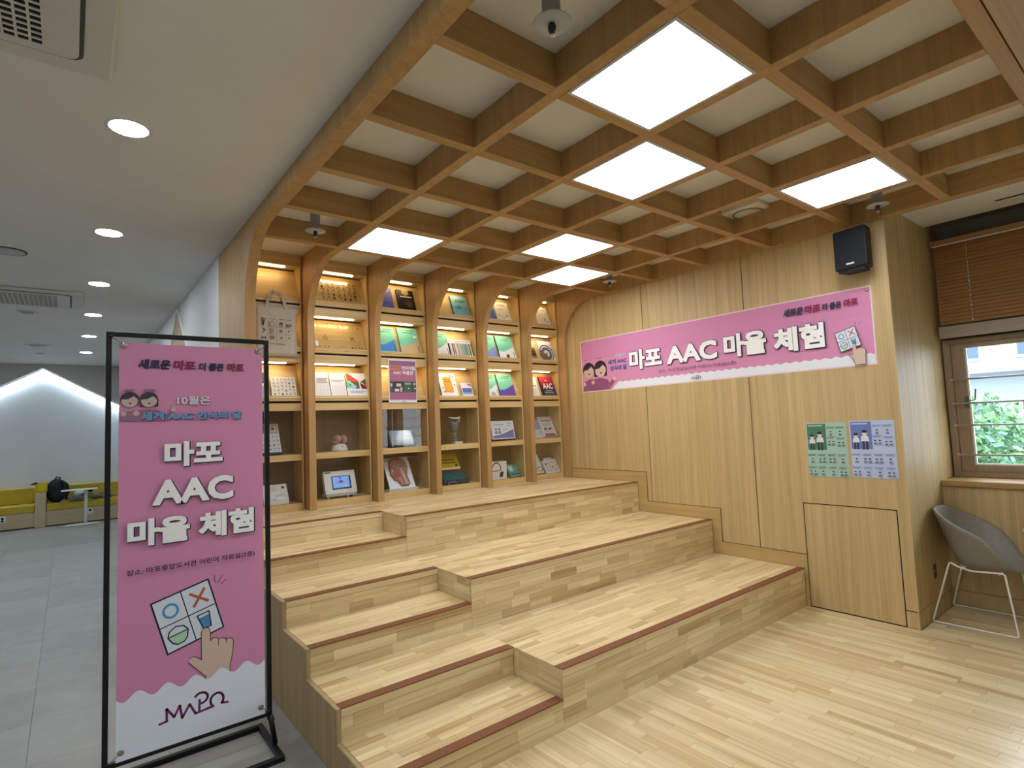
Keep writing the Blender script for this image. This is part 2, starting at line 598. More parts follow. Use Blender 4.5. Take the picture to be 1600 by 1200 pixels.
prof = [(Y1, 0), (Y1, .5*H), (Y1N, .5*H), (Y1N, H), (Y2, H), (Y2, 1.5*H), (Y2N, 1.5*H), (Y2N, 2*H), (Y3, 2*H), (Y3, 2.5*H), (4.556, 2.5*H), (4.556, 0)]
MB().prism([(a-.004, b+(.0015 if b > 0 else 0)) for a, b in prof], YZ(), XL-.004, XI-.001, wood('side_panel_veneer', 'z', '#8f7a52', '#b59e70', .5)).build('side_panel', seat, bevel=.004, seg=2, world=True)

# ------------------------------------------------------------------ coffered ceiling with arched ribs
cof = tag(empty('ceiling_coffered'), 'wooden coffered ceiling whose beams curve down between the bookcases', 'ceiling', kind='structure')
MB().box(XL, .40, Z_COF, 5.115, 5.62, Z_COF+.06, WHITE).build('coffer_ceiling', cof)
def rib(xa, xb, yf, yc, zc, R, yb, zb, yend):
    p = [(yb, zb), (yf, zb), (yf, zc)]
    for k in range(1, 21):
        t = PI/2*k/20
        p.append((yc+R*math.cos(t), zc+R*math.sin(t)))
    p += [(yend, Z_BEAM), (yend, Z_COF), (yb, Z_COF)]
    mb = MB().prism(p, YZ(), xa, xb, W_Z)
    return mb.build('arched_rib', cof, bevel=.002)
RC = Z_BEAM-.5185
for i in range(1, 6):
    rib(RIB[i]-BW, RIB[i]+BW, 5.185, 4.665, RC, .5185, 5.62, 3*H, .50)
rib(XL+.002, 1.1215, 4.56, 4.04, RC, .5185, 5.51, 0.0, .50)
rib(5.010, 5.0565, 5.185, 4.665, RC, .5185, 5.62, 3*H, Y_RET)
MB().box(5.010, .50, Z_BEAM, 5.115, Y_RET-.002, Z_COF, W_Y).build('wall_beam', cof, bevel=.002)
gap = [(1.1215, RIB[1]-BW)] + [(RIB[i]+BW, RIB[i+1]-BW) for i in range(1, 5)] + [(RIB[5]+BW, 5.010)]
me = None
for y in CROSS:
    for a, b in gap:
        MB().box(a+.0005, y-BW, Z_BEAM, b-.0005, y+BW, Z_COF, W_X).build('cross_beam', cof, bevel=.0015)
MB().box(XL+.002, .435, Z_BEAM, 5.115, .4995, Z_COF, W_X).build('end_beam', cof, bevel=.002)
for k in range(6):
    MB().box(XL+.01, .43-.62*(k+1)+.002, Z_BEAM-.006, 5.115, .43-.62*k-.002, Z_BEAM+.014, wood('soffit_veneer', 'x', '#a08662', '#bca27c', .5) if k == 0 else bpy.data.materials['soffit_veneer']).build('soffit_board', cof)
MB().box(XL, -4.0, Z_BEAM+.014, 5.115, .40, Z_COF+.06, WHITE).build('soffit_backing', cof)

ceil = tag(MB().box(-3.4, -4.0, Z_CEIL, XL+.0015, 15.6, Z_CEIL+.14, WHITE).build('ceiling'), 'plain white ceiling of the room on the left', 'ceiling', kind='structure')
sof = tag(MB().box(5.1155, -4.0, Z_CEIL, 6.06, Y_RET, Z_CEIL+.14, WHITE).box(6.06, -4.0, Z_CEIL+.12, 6.5, Y_RET, Z_CEIL+.14, WHITE).build('ceiling_soffit'), 'white ceiling strip beside the window blind', 'ceiling', kind='structure')
MB().box(5.79, -.8, Z_CEIL-.003, 5.815, .98, Z_CEIL+.002, DARK).build('slot_vent', sof)

# ------------------------------------------------------------------ right wall with veneer panels
wr = tag(MB().box(5.066, Y_RET+.01, 0, 5.30, 5.75, 3.42, DARK).build('wall_right'), 'oak veneer panelled wall on the right behind the long pink banner', 'wall', kind='structure')
def shrink(p, g=.0042):
    n = len(p); out = []
    area = sum(p[i][0]*p[(i+1) % n][1]-p[(i+1) % n][0]*p[i][1] for i in range(n))
    s = 1 if area > 0 else -1
    for i in range(n):
        a = Vector(p[i-1]); b = Vector(p[i]); c = Vector(p[(i+1) % n])
        d1 = (b-a).normalized(); d2 = (c-b).normalized()
        n1 = Vector((-d1.y, d1.x))*s; n2 = Vector((-d2.y, d2.x))*s
        m = (n1+n2); m = m/max(.2, m.dot(n1))
        out.append(tuple(b+m*g))
    return out
panels = [
    [(5.30, 1.087), (4.018, 1.087), (4.018, .765), (3.957, .765), (3.957, 3.36), (5.30, 3.36)],
    [(3.957, .765), (3.135, .765), (3.135, .442), (2.75, .442), (2.75, 3.36), (3.957, 3.36)],
    [(2.75, .442), (2.33, .442), (2.33, .887), (1.622, .887), (1.622, .13), (Y_RET-.002, .13), (Y_RET-.002, 3.36), (2.75, 3.36)],
    [(1.622, 0), (Y_RET-.002, 0), (Y_RET-.002, .13), (1.622, .13)]]
for p in panels:
    MB().prism(shrink(p), YZ(), XR, 5.0665, WALLW).build('wall_panel', wr)
MB().prism(shrink([(2.33, .006), (1.622, .006), (1.622, .887), (2.33, .887)]), YZ(), XR-.001, 5.0665, WALLW).build('access_panel', wr)
tr = [(5.185, 1.087), (4.018, 1.087), (4.018, .765), (3.135, .765), (3.135, .442), (2.33, .442), (2.33, 0), (Y1-.001, 0), (Y1-.001, H), (Y2, H), (Y2, 2*H), (Y3, 2*H), (Y3, 3*H), (5.185, 3*H)]
bb = tag(MB().prism(shrink(tr, .0015), YZ(), 5.046, 5.0665, wood('baseboard_veneer', 'y', '#a78a54', '#cbac74', .5)).build('baseboard_right', bevel=.001), 'stepped oak skirting following the seating up the right wall', 'skirting', kind='structure')

# the short return wall and the window wall
ret = tag(MB().box(5.0675, Y_RET+.009, 0, 6.5, Y_RET+.20, 3.44, DARK).build('wall_return'), 'short oak wall between the posters and the window', 'wall', kind='structure')
for a, b in ((XR-.0005, 5.655), (5.655, 6.30)):
    MB().box(a+(.002 if a > 5.1 else 0), Y_RET, .132, b-.002, Y_RET+.0095, Z_CEIL+.12, WALLW).build('wall_panel', ret)
MB().box(XR-.0005, Y_RET, 0, 6.0, Y_RET+.0095, .128, WALLW).build('wall_panel', ret)
sk = MB()
for z in (.30, .36):
    sk.box(5.47, Y_RET-.004, z, 5.53, Y_RET-.0002, z+.05, flat('#4a4438', .5))
sk.build('wall_socket', ret)

ww = tag(MB().box(6.32, -4.0, 0, 6.5, Y_RET+.01, 1.06, WALLW).box(6.32, -4.0, 2.24, 6.5, Y_RET+.01, 3.44, flat('#8d7a5f', .6))
         .box(6.32, 1.50, 1.06, 6.5, Y_RET+.01, 2.24, WALLW).box(6.32, -.32, 1.06, 6.5, -.10, 2.24, WALLW).box(6.32, -2.17, 1.06, 6.5, -1.95, 2.24, WALLW).box(6.32, -4.0, 1.06, 6.5, -3.80, 2.24, WALLW).build('wall_window'),
         'oak lined wall around the barred window', 'wall', kind='structure')
MB().box(5.90, -4.0, .135, 6.32, Y_RET-.001, .996, WALLW).build('wall_panel', ww)
MB().box(5.905, -4.0, 0, 6.32, Y_RET-.001, .130, WALLW).build('skirting', ww)
MB().box(5.875, -4.0, 1.0, 6.30, Y_RET-.001, 1.048, W_Y).build('window_sill', ww, bevel=.003)
BARM = flat('#c4c6c6', .3, .4)
FRM = wood('window_frame_wood', 'z', '#8f7b62', '#a8937a', .5)
def window(name, ya, yb, label):          # ya > yb
    w = tag(empty(name, T(6.27, (ya+yb)/2, 1.05)), label, 'window', kind='structure')
    z0, z1 = 1.05, 2.275
    m = MB()
    for (a, b, c, d) in ((ya, ya-.055, z0, z1), (yb+.055, yb, z0, z1)):
        m.box(6.235, b, c, 6.31, a, d, FRM)
    m.box(6.235, yb+.055, z0, 6.31, ya-.055, z0+.045, FRM).box(6.235, yb+.055, z1-.04, 6.31, ya-.055, z1, FRM)
    m.build('frame', w, world=True, bevel=.002)
    a, b = ya-.056, yb+.056
    m = MB()
    m.box(6.25, a-.095, z0+.046, 6.30, a, z1-.041, FRM).box(6.25, b, z0+.046, 6.30, b+.095, z1-.041, FRM)
    m.box(6.25, b+.095, z0+.046, 6.30, a-.095, z0+.105, FRM).box(6.25, b+.095, z1-.085, 6.30, a-.095, z1-.041, FRM)
    s = m.build('sash', w, world=True, bevel=.002)
    m = MB()
    for (p, q, c, d) in ((a-.095, a-.107, z0+.105, z1-.085), (b+.107, b+.095, z0+.105, z1-.085)):
        m.box(6.262, q, c, 6.29, p, d, flat('#e6e6df', .5))
    m.box(6.262, b+.107, z0+.105, 6.29, a-.107, z0+.117, flat('#e6e6df', .5))
    m.build('gasket', w, world=True)
    MB().box(6.272, b+.10, z0+.108, 6.278, a-.10, z1-.088, GLASSM).build('pane', w, world=True)
    for z in (1.247, 1.507, 1.70, 1.912):
        MB().tube([(6.20, ya-.045, z), (6.20, yb+.045, z)], .0085, BARM).tube([(6.20, ya-.06, z), (6.20, ya-.045, z)], .013, BARM).tube([(6.20, yb+.06, z), (6.20, yb+.045, z)], .013, BARM).build('safety_bar', w, world=True)
    MB().box(6.225, a-.105, 1.66, 6.25, a-.07, 1.76, flat('#6d6a66', .4)).tube([(6.225, a-.09, 1.72), (6.20, a-.09, 1.72), (6.20, a-.15, 1.725), (6.20, a-.16, 1.82)], .006, flat('#6d6a66', .4)).build('handle', w, world=True)
window('window_1', 1.523, -.10, 'wood framed window with four steel bars beside the chair')
window('window_2', -.32, -1.95, 'wood framed barred window further along the window wall')
window('window_3', -2.17, -3.80, 'wood framed barred window at the near end of the window wall')

# wooden blind
bl = thing('venetian_blind', 'brown wooden slatted blind half lowered over the window', 'blind', T(6.15, .7, 3.17))
BLW = wood('blind_wood', 'y', '#8d6134', '#ad7f4a', .5)
MB().box(6.10, -1.9, 3.112, 6.17, 1.50, 3.166, BLW).build('head_rail', bl, world=True, bevel=.003)
MB().box(6.094, -1.9, 3.108, 6.0995, 1.505, 3.118, flat('#cfd2cf', .3)).box(6.094, 1.495, 3.108, 6.0995, 1.505, 3.17, flat('#9a8a80', .3)).build('rail_trim', bl, world=True)
slat = None
N = 22
for k in range(N):
    z = 2.405+k*(3.108-2.405)/N
    Mx = bl.matrix_basis.inverted() @ Matrix.Translation((6.135, -.2, z+.016)) @ Matrix.Rotation(math.radians(-68), 4, 'Y')
    if slat is None:
        slat = MB().box(-.019, -1.695, -.0013, .019, 1.695, .0013, BLW).build('slat', bl, M=Mx)
    else:
        link_copy(slat, bl, Mx)
MB().box(6.105, -1.9, 2.285, 6.165, 1.505, 2.388, wood('blind_rail_wood', 'y', '#8f8272', '#a89c8a', .5)).build('bottom_rail', bl, world=True, bevel=.004)
m = MB()  # white beads on an added cord imitate daylight through the slat cord holes
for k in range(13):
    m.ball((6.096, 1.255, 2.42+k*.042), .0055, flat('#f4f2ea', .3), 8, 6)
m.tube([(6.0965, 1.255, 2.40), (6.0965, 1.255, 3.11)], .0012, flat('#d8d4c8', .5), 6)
m.build('cord_hole_light', bl, world=True)
MB().box(6.18, -1.95, 3.166, 6.30, Y_RET-.06, 3.30, flat('#5c5f58', .7)).build('blind_box', ww)

# ------------------------------------------------------------------ neighbouring room
wc = tag(MB().box(XL+.004, 5.512, 0, XL+.20, 15.6, Z_CEIL+.1, WALLWHITE).build('wall_corridor'), 'white wall running back beside the bookcases', 'wall', kind='structure')
gp = [(7.02, 0), (7.02, 2.58), (7.87, 3.245), (8.72, 2.58), (8.72, 0)]
MB().prism(gp, YZ(), XL-.012, XL+.0045, wood('gable_oak', 'z', '#9b7b4e', '#b8986a', .5)).build('gable_panel', wc)
m = MB()
for a, b in ((gp[1], gp[2]), (gp[2], gp[3])):
    d = (Vector(b)-Vector(a)).normalized(); n = Vector((-d.y, d.x))*.05
    m.prism([a, b, tuple(Vector(b)+n), tuple(Vector(a)+n)], YZ(), XL-.02, XL+.0045, WHITEP)
m.build('gable_trim', wc)
# far wall with a lit gable niche
YF = 14.92
ax, az = -.438, 3.235
slope = (3.235-2.469)/(.862+.438)
xl_, xr_ = -2.55, 1.035
zl_ = az-slope*(ax-xl_); zr_ = az-slope*(xr_-ax)
wb_ = tag(MB().prism([(-3.4, 0), (xl_, 0), (xl_, zl_), (ax, az), (xr_, zr_), (XL+.003, zr_-.005), (XL+.003, 3.40), (-3.4, 3.40)], XZ(), YF, YF+.06, GREYWALL).build('wall_back'),
          'grey far wall opened by a gable shaped niche', 'wall', kind='structure')
MB().box(-3.4, 15.48, 0, XL+.003, 15.6, 3.40, WALLWHITE).build('niche_back', wb_)
th = .03
MB().prism([(xl_, zl_), (ax, az), (xr_, zr_), (xr_, zr_+th), (ax, az+th), (xl_, zl_+th)], XZ(), YF+.06, 15.479, GREYWALL).build('niche_roof', wb_)
m = MB()
COVE = emit('cove_led', '#dcefff', COVE_LED)
m.prism([(xl_+.05, zl_-.012+.05*slope), (ax, az-.012), (xr_-.02, zr_-.012+.02*slope), (xr_-.02, zr_-.004+.02*slope), (ax, az-.004), (xl_+.05, zl_-.004+.05*slope)], XZ(), 15.43, 15.455, COVE)
m.build('cove_light_strip', wb_)
tag(MB().box(-3.5, -4.0, 0, -3.4, 15.6, 3.44, WALLWHITE).build('wall_left'), 'white wall at the far left of the neighbouring room', 'wall', kind='structure')
tag(MB().box(-3.5, -4.1, 0, 6.5, -4.0, 3.44, WALLWHITE).build('wall_front'), 'plain white wall behind the viewer', 'wall', kind='structure')
# ------------------------------------------------------------------ ceiling lights in the coffers
DIFF = emit('light_diffuser', '#f7faff', PANEL_LIGHT)
FRAMEM = flat('#c9ccd0', .35)
lab = {(1, 4): 'largest square ceiling light panel, nearest the viewer, at the top of the picture',
       (2, 3): 'square ceiling light panel diagonally behind the nearest one',
       (4, 4): 'square ceiling light panel above the black wall speaker',
       (1, 0): 'square ceiling light panel on the left above the second bookcase',
       (3, 1): 'square ceiling light panel touching corners with the farthest panel',
       (4, 0): 'farthest square ceiling light panel above the last bookcases'}
src = None
for (i, j), l in lab.items():
    cx = RIB[i]+PX/2; cy = (CROSS[j]+(CROSS[j+1]))/2
    M = T(cx, cy, Z_BEAM)
    if src is None:
        src = thing('ceiling_light', l, 'ceiling light', M, 'square light panels in the coffers')
        w = .2985; d = .283
        m = MB()
        for a in (0, 1, 2, 3):
            m.add([(-w, -w, -.004), (w, -w, -.004), (d, -d, -.004), (-d, -d, -.004), (-w, -w, .012), (w, -w, .012), (d, -d, .012), (-d, -d, .012)],
                  [(0, 3, 2, 1), (4, 5, 6, 7), (0, 1, 5, 4), (2, 3, 7, 6)], FRAMEM, Matrix.Rotation(a*PI/2, 4, 'Z'))
        m.build('frame', src)
        MB().box(-d, -d, -.002, d, d, .010, DIFF).build('diffuser', src)
    else:
        copy_thing(src, M, l)

# sprinklers hanging below the coffer ceiling
SPG = flat('#b4b7b4', .4)
sp = None
for x, y, l in ((1.43, 1.463, 'grey ceiling sprinkler with a round guard beside the nearest light panel'),
                (1.447, 4.14, 'grey ceiling sprinkler with a round guard above the tote bag bookcase'),
                (4.73, 1.465, 'grey ceiling sprinkler with a round guard above the black speaker'),
                (4.65, 4.05, 'grey ceiling sprinkler with a round guard beside the farthest light panel')):
    if sp is None:
        sp = thing('sprinkler', l, 'sprinkler', T(x, y, 3.20), 'ceiling sprinklers')
        MB().lathe([(.036, .004), (.036, .162)], flat('#9a9d9a', .5), 24).build('pipe', sp)
        MB().lathe([(.03, -.001), (.072, -.001), (.074, .003), (.03, .004)], SPG, 28).build('guard_plate', sp)
        MB().lathe([(.006, -.045), (.010, -.042), (.010, -.032), (.016, -.03), (.016, -.01), (.012, -.001)], flat('#2c2c2c', .4), 14).lathe([(.004, -.05), (.009, -.049), (.009, -.045), (.004, -.044)], flat('#d0d0cc', .3), 12).build('nozzle', sp)
    else:
        copy_thing(sp, T(x, y, 3.20), l)

# square ceiling speaker in one coffer
t = thing('ceiling_speaker', 'white square ceiling plate with a round ring in the coffer near the right wall', 'ceiling speaker', T(4.367, 2.275, 3.33))
MB().box(-.172, -.172, 0, .172, .172, .032, flat('#d8d4c4', .5)).build('plate', t, bevel=.003)
m = MB()
m.tube([(.115*math.cos(2*PI*k/36), .115*math.sin(2*PI*k/36), -.002) for k in range(36)], .008, flat('#8c897c', .5), 8, closed=True)
m.build('ring', t)
MB().lathe([(.100, -.006), (.104, -.003), (.104, .001), (.05, .002)], flat('#d4d0c2', .5), 32).build('grille', t)

# black wall speaker
t = thing('wall_speaker', 'black loudspeaker mounted high on the oak wall above the pink banner', 'speaker', T(4.93, 1.715, 2.78, math.radians(-6)))
BODY = flat('#14181d', .55)
MB().prism([(-.078, -.125), (.055, -.105), (.055, .105), (-.078, .125)], XY(), .02, .345, BODY).build('cabinet', t, bevel=.012, seg=2)
MB().box(-.0835, -.117, .03, -.0775, .117, .335, flat('#1b2127', .85)).build('grille', t, bevel=.003)
MB().box(-.0855, -.03, .055, -.083, .03, .068, flat('#e6e6e6', .4)).build('badge', t)
MB().prism([(-.07, -.1), (.05, -.08), (.05, .08), (-.07, .1)], XY(), -.001, .02, flat('#0c0e11', .5)).build('base_plate', t)
MB().box(.055, -.03, .10, .121, .03, .22, flat('#101214', .5)).build('wall_bracket', t)

# ------------------------------------------------------------------ ceiling fittings of the neighbouring room
DL = emit('downlight_lens', '#f6fbff', DOWNLIGHT)
names = ['nearest', 'second', 'third', 'fourth', 'fifth', 'farthest']
dl = None
for k, y in enumerate((3.42, 5.288, 7.10, 8.90, 10.76, 12.75)):
    l = '%s round recessed downlight in the row on the white ceiling' % names[k]
    if dl is None:
        dl = thing('downlight', l, 'downlight', T(.226, y, Z_CEIL), 'row of recessed downlights')
        MB().lathe([(.088, -.001), (.102, -.003), (.104, .0), (.088, .001)], flat('#d9dad8', .4), 32).build('trim_ring', dl)
        MB().lathe([(.02, -.003), (.084, -.0025), (.087, -.0005), (.02, -.0003)], DL, 32).build('lens', dl)
    else:
        copy_thing(dl, T(.226, y, Z_CEIL), l)
for y in (1.55, -.30, -2.15):  # unseen lamps added as front light for the pink banner
    copy_thing(dl, T(.226, y, Z_CEIL), 'round recessed downlight added out of view to carry the row on overhead and behind the viewer')
for k, y in enumerate((-1.9, 0, 1.7, 3.42, 5.288, 7.10, 8.90, 10.76, 12.75)):  # second row added out of view to brighten the left room
    copy_thing(dl, T(-1.95, y, Z_CEIL), 'round recessed downlight in an unseen row added beyond the air conditioners')

def cassette():
    t = thing('air_conditioner', 'white ceiling cassette air conditioner nearest the viewer, at the top left corner', 'air conditioner', T(-.345, 2.495, Z_CEIL))
    P = flat('#d0d0ca', .5)
    MB().box(-.475, -.475, -.022, .475, .475, .0, P).build('panel', t, bevel=.012, seg=2)
    def rrect(w, r, n=6):
        out = []
        for q, (sx, sy) in enumerate(((1, 1), (-1, 1), (-1, -1), (1, -1))):
            for k in range(n+1):
                a = q*PI/2+PI/2*k/n
                out.append((sx*(w-r)+r*math.cos(a), sy*(w-r)+r*math.sin(a)))
        return out
    MB().prism(rrect(.374, .055), XY(), -.0245, -.0215, flat('#4c4f50', .6)).build('air_slot', t)
    MB().prism(rrect(.358, .045), XY(), -.033, -.0245, P).build('lid', t, bevel=.002)
    MB().box(-.245, -.306, -.0345, .245, .306, -.0325, DARK).build('intake', t)
    m = MB()
    for k in range(17):
        y = -.306+k*.612/16
        m.box(-.247, y-.006, -.038, .247, y+.006, -.0345, P)
    for k in range(13):
        x = -.247+k*.494/12
        m.box(x-.0045, -.306, -.0385, x+.0045, .306, -.0345, P)
    m.build('grille', t)
    return t
ac = cassette()
copy_thing(ac, T(-.367, 8.06, Z_CEIL), 'white ceiling cassette air conditioner further back, level with the third downlight')
rs = thing('ceiling_speaker', 'round white ceiling speaker with a dark rim at the left edge', 'ceiling speaker', T(-.42, 6.20, Z_CEIL))
MB().lathe([(.10, -.004), (.122, -.008), (.126, 0), (.10, .001)], flat('#3b3d3d', .5), 32).build('rim', rs)
MB().lathe([(.02, -.012), (.108, -.010), (.11, -.001), (.02, 0)], flat('#b9bab6', .6), 32).build('grille', rs)
for y, r, l in ((9.0, .10, 'small round white ceiling vent behind the far air conditioner'), (12.05, .17, 'round white ceiling vent near the far grey wall'), (13.05, .075, 'tiny round ceiling detector closest to the far grey wall')):
    v = thing('ceiling_vent', l, 'ceiling vent', T(-.42, y, Z_CEIL))
    MB().lathe([(r*.7, -.006), (r*.95, -.014), (r, 0), (r*.7, .001)], flat('#d6d8d6', .5), 28).build('rim', v)
    MB().lathe([(.01, -.022), (r*.6, -.02), (r*.66, -.006), (.01, -.005)], flat('#a9acaa', .5), 28).build('cone', v)

# ------------------------------------------------------------------ bookcases between the ribs
LED = emit('shelf_led', '#ffe4b2', SHELF_LED)
SLOT = [2.89, 2.43, 1.968]
BASE = [2.93, 2.468, 2.006]
cabs = ['built-in oak bookcase on the far left with the canvas tote bag hung on it',
        'built-in oak bookcase with the clear symbol boards, second from the left',
        'built-in oak bookcase with the small pink poster, third from the left',
        'built-in oak bookcase holding the row of colour tabs, fourth from the left',
        'built-in oak bookcase, second from the right, holding four teal books',
        'built-in oak bookcase by the right wall holding the red AAC book']
def bookcase():
    W = .586
    t = thing('bookcase', cabs[0], 'bookcase', T(0, Y_CAB, 3*H), 'built-in bookcases under the arches')
    def part(name, *boxes, mat=CAB_X, bevel=.0015):
        m = MB()
        for b in boxes:
            m.box(b[0], b[1], b[2]-3*H, b[3], b[4], b[5]-3*H, mat)
        return m.build(name, t, bevel=bevel)
    h = W/2
    D = .285
    for s in (-1, 1):
        a, b = (-h, -h+.016) if s < 0 else (h-.016, h)
        part('side_panel', (a, 0, 3*H, b, D, 3.36), mat=CAB_Z)
    i0, i1 = -h+.0165, h-.0165
    part('back_panel', (i0, D-.03, 3*H, i1, D-.02, 3.36), mat=wood('cabinet_back_oak', 'z', '#77592f', '#927343', .5), bevel=0)
    part('base_board', (i0, 0, 3*H, i1, D-.031, 1.035))
    part('shelf_board', (i0, 0, 1.426, i1, D-.031, 1.484))
    part('shelf_board', (i0, 0, 1.885, i1, .018, 1.956), (i0, .018, 1.90, i1, D-.031, 1.94))
    for zt in (1.035, 1.484):
        zz = 1.426 if zt < 1.2 else 1.885
        MB().box(i0, .004, zt-3*H+.001, i1, .008, zz-3*H-.001, GLASSM).build('glass_pane', t)
    for k in range(3):
        s = SLOT[k]
        part('lip', (i0, -.006, s+.008, i1, .012, BASE[k]+.020))
        part('shadow_gap', (i0, .020, s-.014, i1, .03, s+.010), mat=DARK, bevel=0)
        part('shelf_floor', (i0, .012, s+.008, i1, D-.031, s+.022))
        if k < 2:
            part('valance', (i0, 0, s-.092, i1, .018, s-.010))
            part('soffit', (i0, .018, s-.092, i1, D-.031, s-.078))
        zt = (3.25, SLOT[0]-.092, SLOT[1]-.092)[k]
        MB().box(-h+.03, .035, zt-3*H-.010, h-.14, .060, zt-3*H-.0005, LED).build('led_strip', t)
        # slanted back board
        L = (zt-BASE[k])/math.cos(math.radians(21))
        Ms = lean(0, 0, BASE[k]-3*H, 21)
        MB().box(i0, -.0, -.042, i1, L-.004, -.028, CAB_X).box(i0, -.008, -.028, i1, .009, .010, CAB_X).build('slanted_board', t, M=Ms)
    part('valance', (i0, 0, 3.25, i1, .018, 3.36))
    part('soffit', (i0, .018, 3.25, i1, D-.031, 3.262))
    return t
bc = bookcase()
for i, (a, b) in enumerate(gap):
    x = (a+b)/2 if i < 5 else (RIB[5]+BW+5.010)/2
    M = T(x, Y_CAB, 3*H)
    if i == 5:
        M = M @ Matrix.Diagonal(((b-a-.006)/.592, 1, 1, 1))
    if i == 0:
        bc.matrix_basis = M
    else:
        copy_thing(bc, M, cabs[i])

# ------------------------------------------------------------------ books and boards on the slanted shelves
def slot_frame(row, xc, s=.010, twist=0.0):
    t = math.radians(21)
    return lean(xc, Y_CAB+s*math.sin(t), BASE[row-1]+s*math.cos(t), 21, twist)
def book(label, row, xa, xb, h, cover, spine=None, art=None, th=.022, twist=0.0, M=None, name='book', cat='book', group=None):
    w = xb-xa
    if M is None:
        M = slot_frame(row, (xa+xb)/2, twist=twist)
    t = thing(name, label, cat, M, group)
    c = flat(cover, .45)
    m = MB().box(-w/2, 0, -.003, w/2, h, 0, c).box(-w/2, 0, -th, w/2, h, -th+.003, c).box(-w/2, 0, -th+.003, -w/2+.003, h, -.003, flat(spine or cover, .45))
    m.build('cover', t)
    MB().box(-w/2+.0032, .003, -th+.0032, w/2-.003, h-.003, -.0032, flat('#ece6d6', .8)).build('page_block', t)
    if art:
        a = Art(); art(a, w, h); a.build(t)
    return t
def sheet(label, row, xa, xb, h, col, art=None, th=.004, twist=0.0, M=None, name='printed_board', cat='board', group=None, mat=None):
    w = xb-xa
    if M is None:
        M = slot_frame(row, (xa+xb)/2, twist=twist)
    t = thing(name, label, cat, M, group)
    MB().box(-w/2, 0, -th, w/2, h, 0, mat or flat(col, .55)).build('board', t, bevel=.0008)
    if art:
        a = Art(); art(a, w, h); a.build(t)
    return t

def marks(a, x0, y0, x1, y1, nx, ny, seed, cols=('#2b2620',), k=.30):
    r = random.Random(seed)
    for i in range(nx):
        for j in range(ny):
            x = x0+(x1-x0)*(i+.5)/nx; y = y0+(y1-y0)*(j+.5)/ny
            s = min((x1-x0)/nx, (y1-y0)/ny)*k
            c = cols[r.randrange(len(cols))]
            q = r.randrange(4)
            if q == 0: a.stroke([(x-s, y+s), (x+s, y+s), (x+s*.6, y-s)], s*.35, c)
            elif q == 1: a.stroke([(x, y+s), (x, y-s)], s*.4, c); a.stroke([(x, y), (x+s*.9, y)], s*.35, c)
            elif q == 2: a.disc(x, y, s*.8, c, n=10); a.stroke([(x-s, y-s), (x+s, y-s)], s*.35, c)
            else: a.stroke([(x-s, y-s), (x, y+s), (x+s, y-s)], s*.35, c)

def series(low, dots=None, wt='#2a3a38'):
    def f(a, w, h):
        a.rect(-w/2, 0, w/2, h, '#7fcfb4')
        pts = [(-w/2, 0), (w/2, 0), (w/2, h*.52), (w*.40, h*.52), (w*.40, h*.48), (w*.28, h*.48), (w*.28, h*.43), (w*.15, h*.43), (w*.15, h*.38), (w*.02, h*.38), (w*.02, h*.33), (-w*.12, h*.33), (-w*.12, h*.30), (-w/2, h*.30)]
        a.poly(pts, low)
        for r, (e, l) in enumerate(((.30, .12), (.24, .10))):
            y = h*(.90-.085*r)
            x = -w*e
            while x < w*e:
                a.rect(x, y-h*.02, x+w*.055, y+h*.02, wt if x > -w*.1 or r else '#5f9c8a'); x += w*.085
        a.stroke([(w*.42, h*.05), (w*.42, h*.30)], w*.035, '#4b5a56')
        if dots: dots(a, w, h)
    return f

# row 1
def acr1(a, w, h): marks(a, -w*.36, h*.12, w*.36, h*.80, 7, 5, 3, k=.36)
def acr2(a, w, h):
    marks(a, -w*.43, h*.78, w*.43, h*.97, 9, 2, 5, k=.24)
    marks(a, -w*.43, h*.03, -w*.20, h*.15, 3, 1, 6); marks(a, -w*.08, h*.03, w*.10, h*.15, 4, 1, 7); marks(a, w*.18, h*.03, w*.42, h*.15, 4, 1, 8)
    x, y, s = -w*.27, h*.42, .020
    a.stroke([(x-s, y), (x, y+s), (x+s, y)], .005, '#1f1c18'); a.stroke([(x-s*.7, y), (x-s*.7, y-s*.9), (x+s*.7, y-s*.9), (x+s*.7, y)], .005, '#1f1c18')
    x = w*.24
    a.stroke([(x-s, y+s), (x+s, y-s)], .006, '#1f1c18'); a.stroke([(x-s, y-s), (x+s, y+s)], .006, '#1f1c18')
    a.rect(-w*.47, h*.10, -w*.42, h*.28, '#e8ecec')
for row, f, l in ((1, acr1, 'clear acrylic board printed with rows of small letters, on the top shelf'), (2, acr2, 'clear acrylic board with a house and a cross, below the letter board')):
    sheet(l, row, 1.83, 2.365, .31, '#ffffff', f, .005, name='acrylic_board', cat='symbol board', mat=ACRYL)
def cov_purple(a, w, h):
    a.rect(-w/2, 0, w/2, h*.35, '#5a55a4'); a.lines(-w*.3, h*.7, w*.3, h*.85, 2, '#c9c6e6')
book('purple book half hidden behind the rib on the top shelf', 1, 2.47, 2.685, .265, '#6a66b2', art=cov_purple)
def cov_dark(a, w, h):
    a.poly([(-w*.18, h), (w*.2, h), (w*.22, h*.8), (0, h*.72), (-w*.2, h*.85)], '#a08a5c')
    a.disc(w*.12, h*.35, w*.3, '#43302a', h*.2); a.disc(w*.15, h*.3, w*.16, '#5e4236', h*.12)
    for k in range(6): a.rect(-w*.3+k*w*.115, h*.64, -w*.3+k*w*.115+w*.09, h*.70, '#f0ead8')
book('black covered book with a light title on the top shelf', 1, 2.745, 2.945, .262, '#14110f', art=cov_dark)
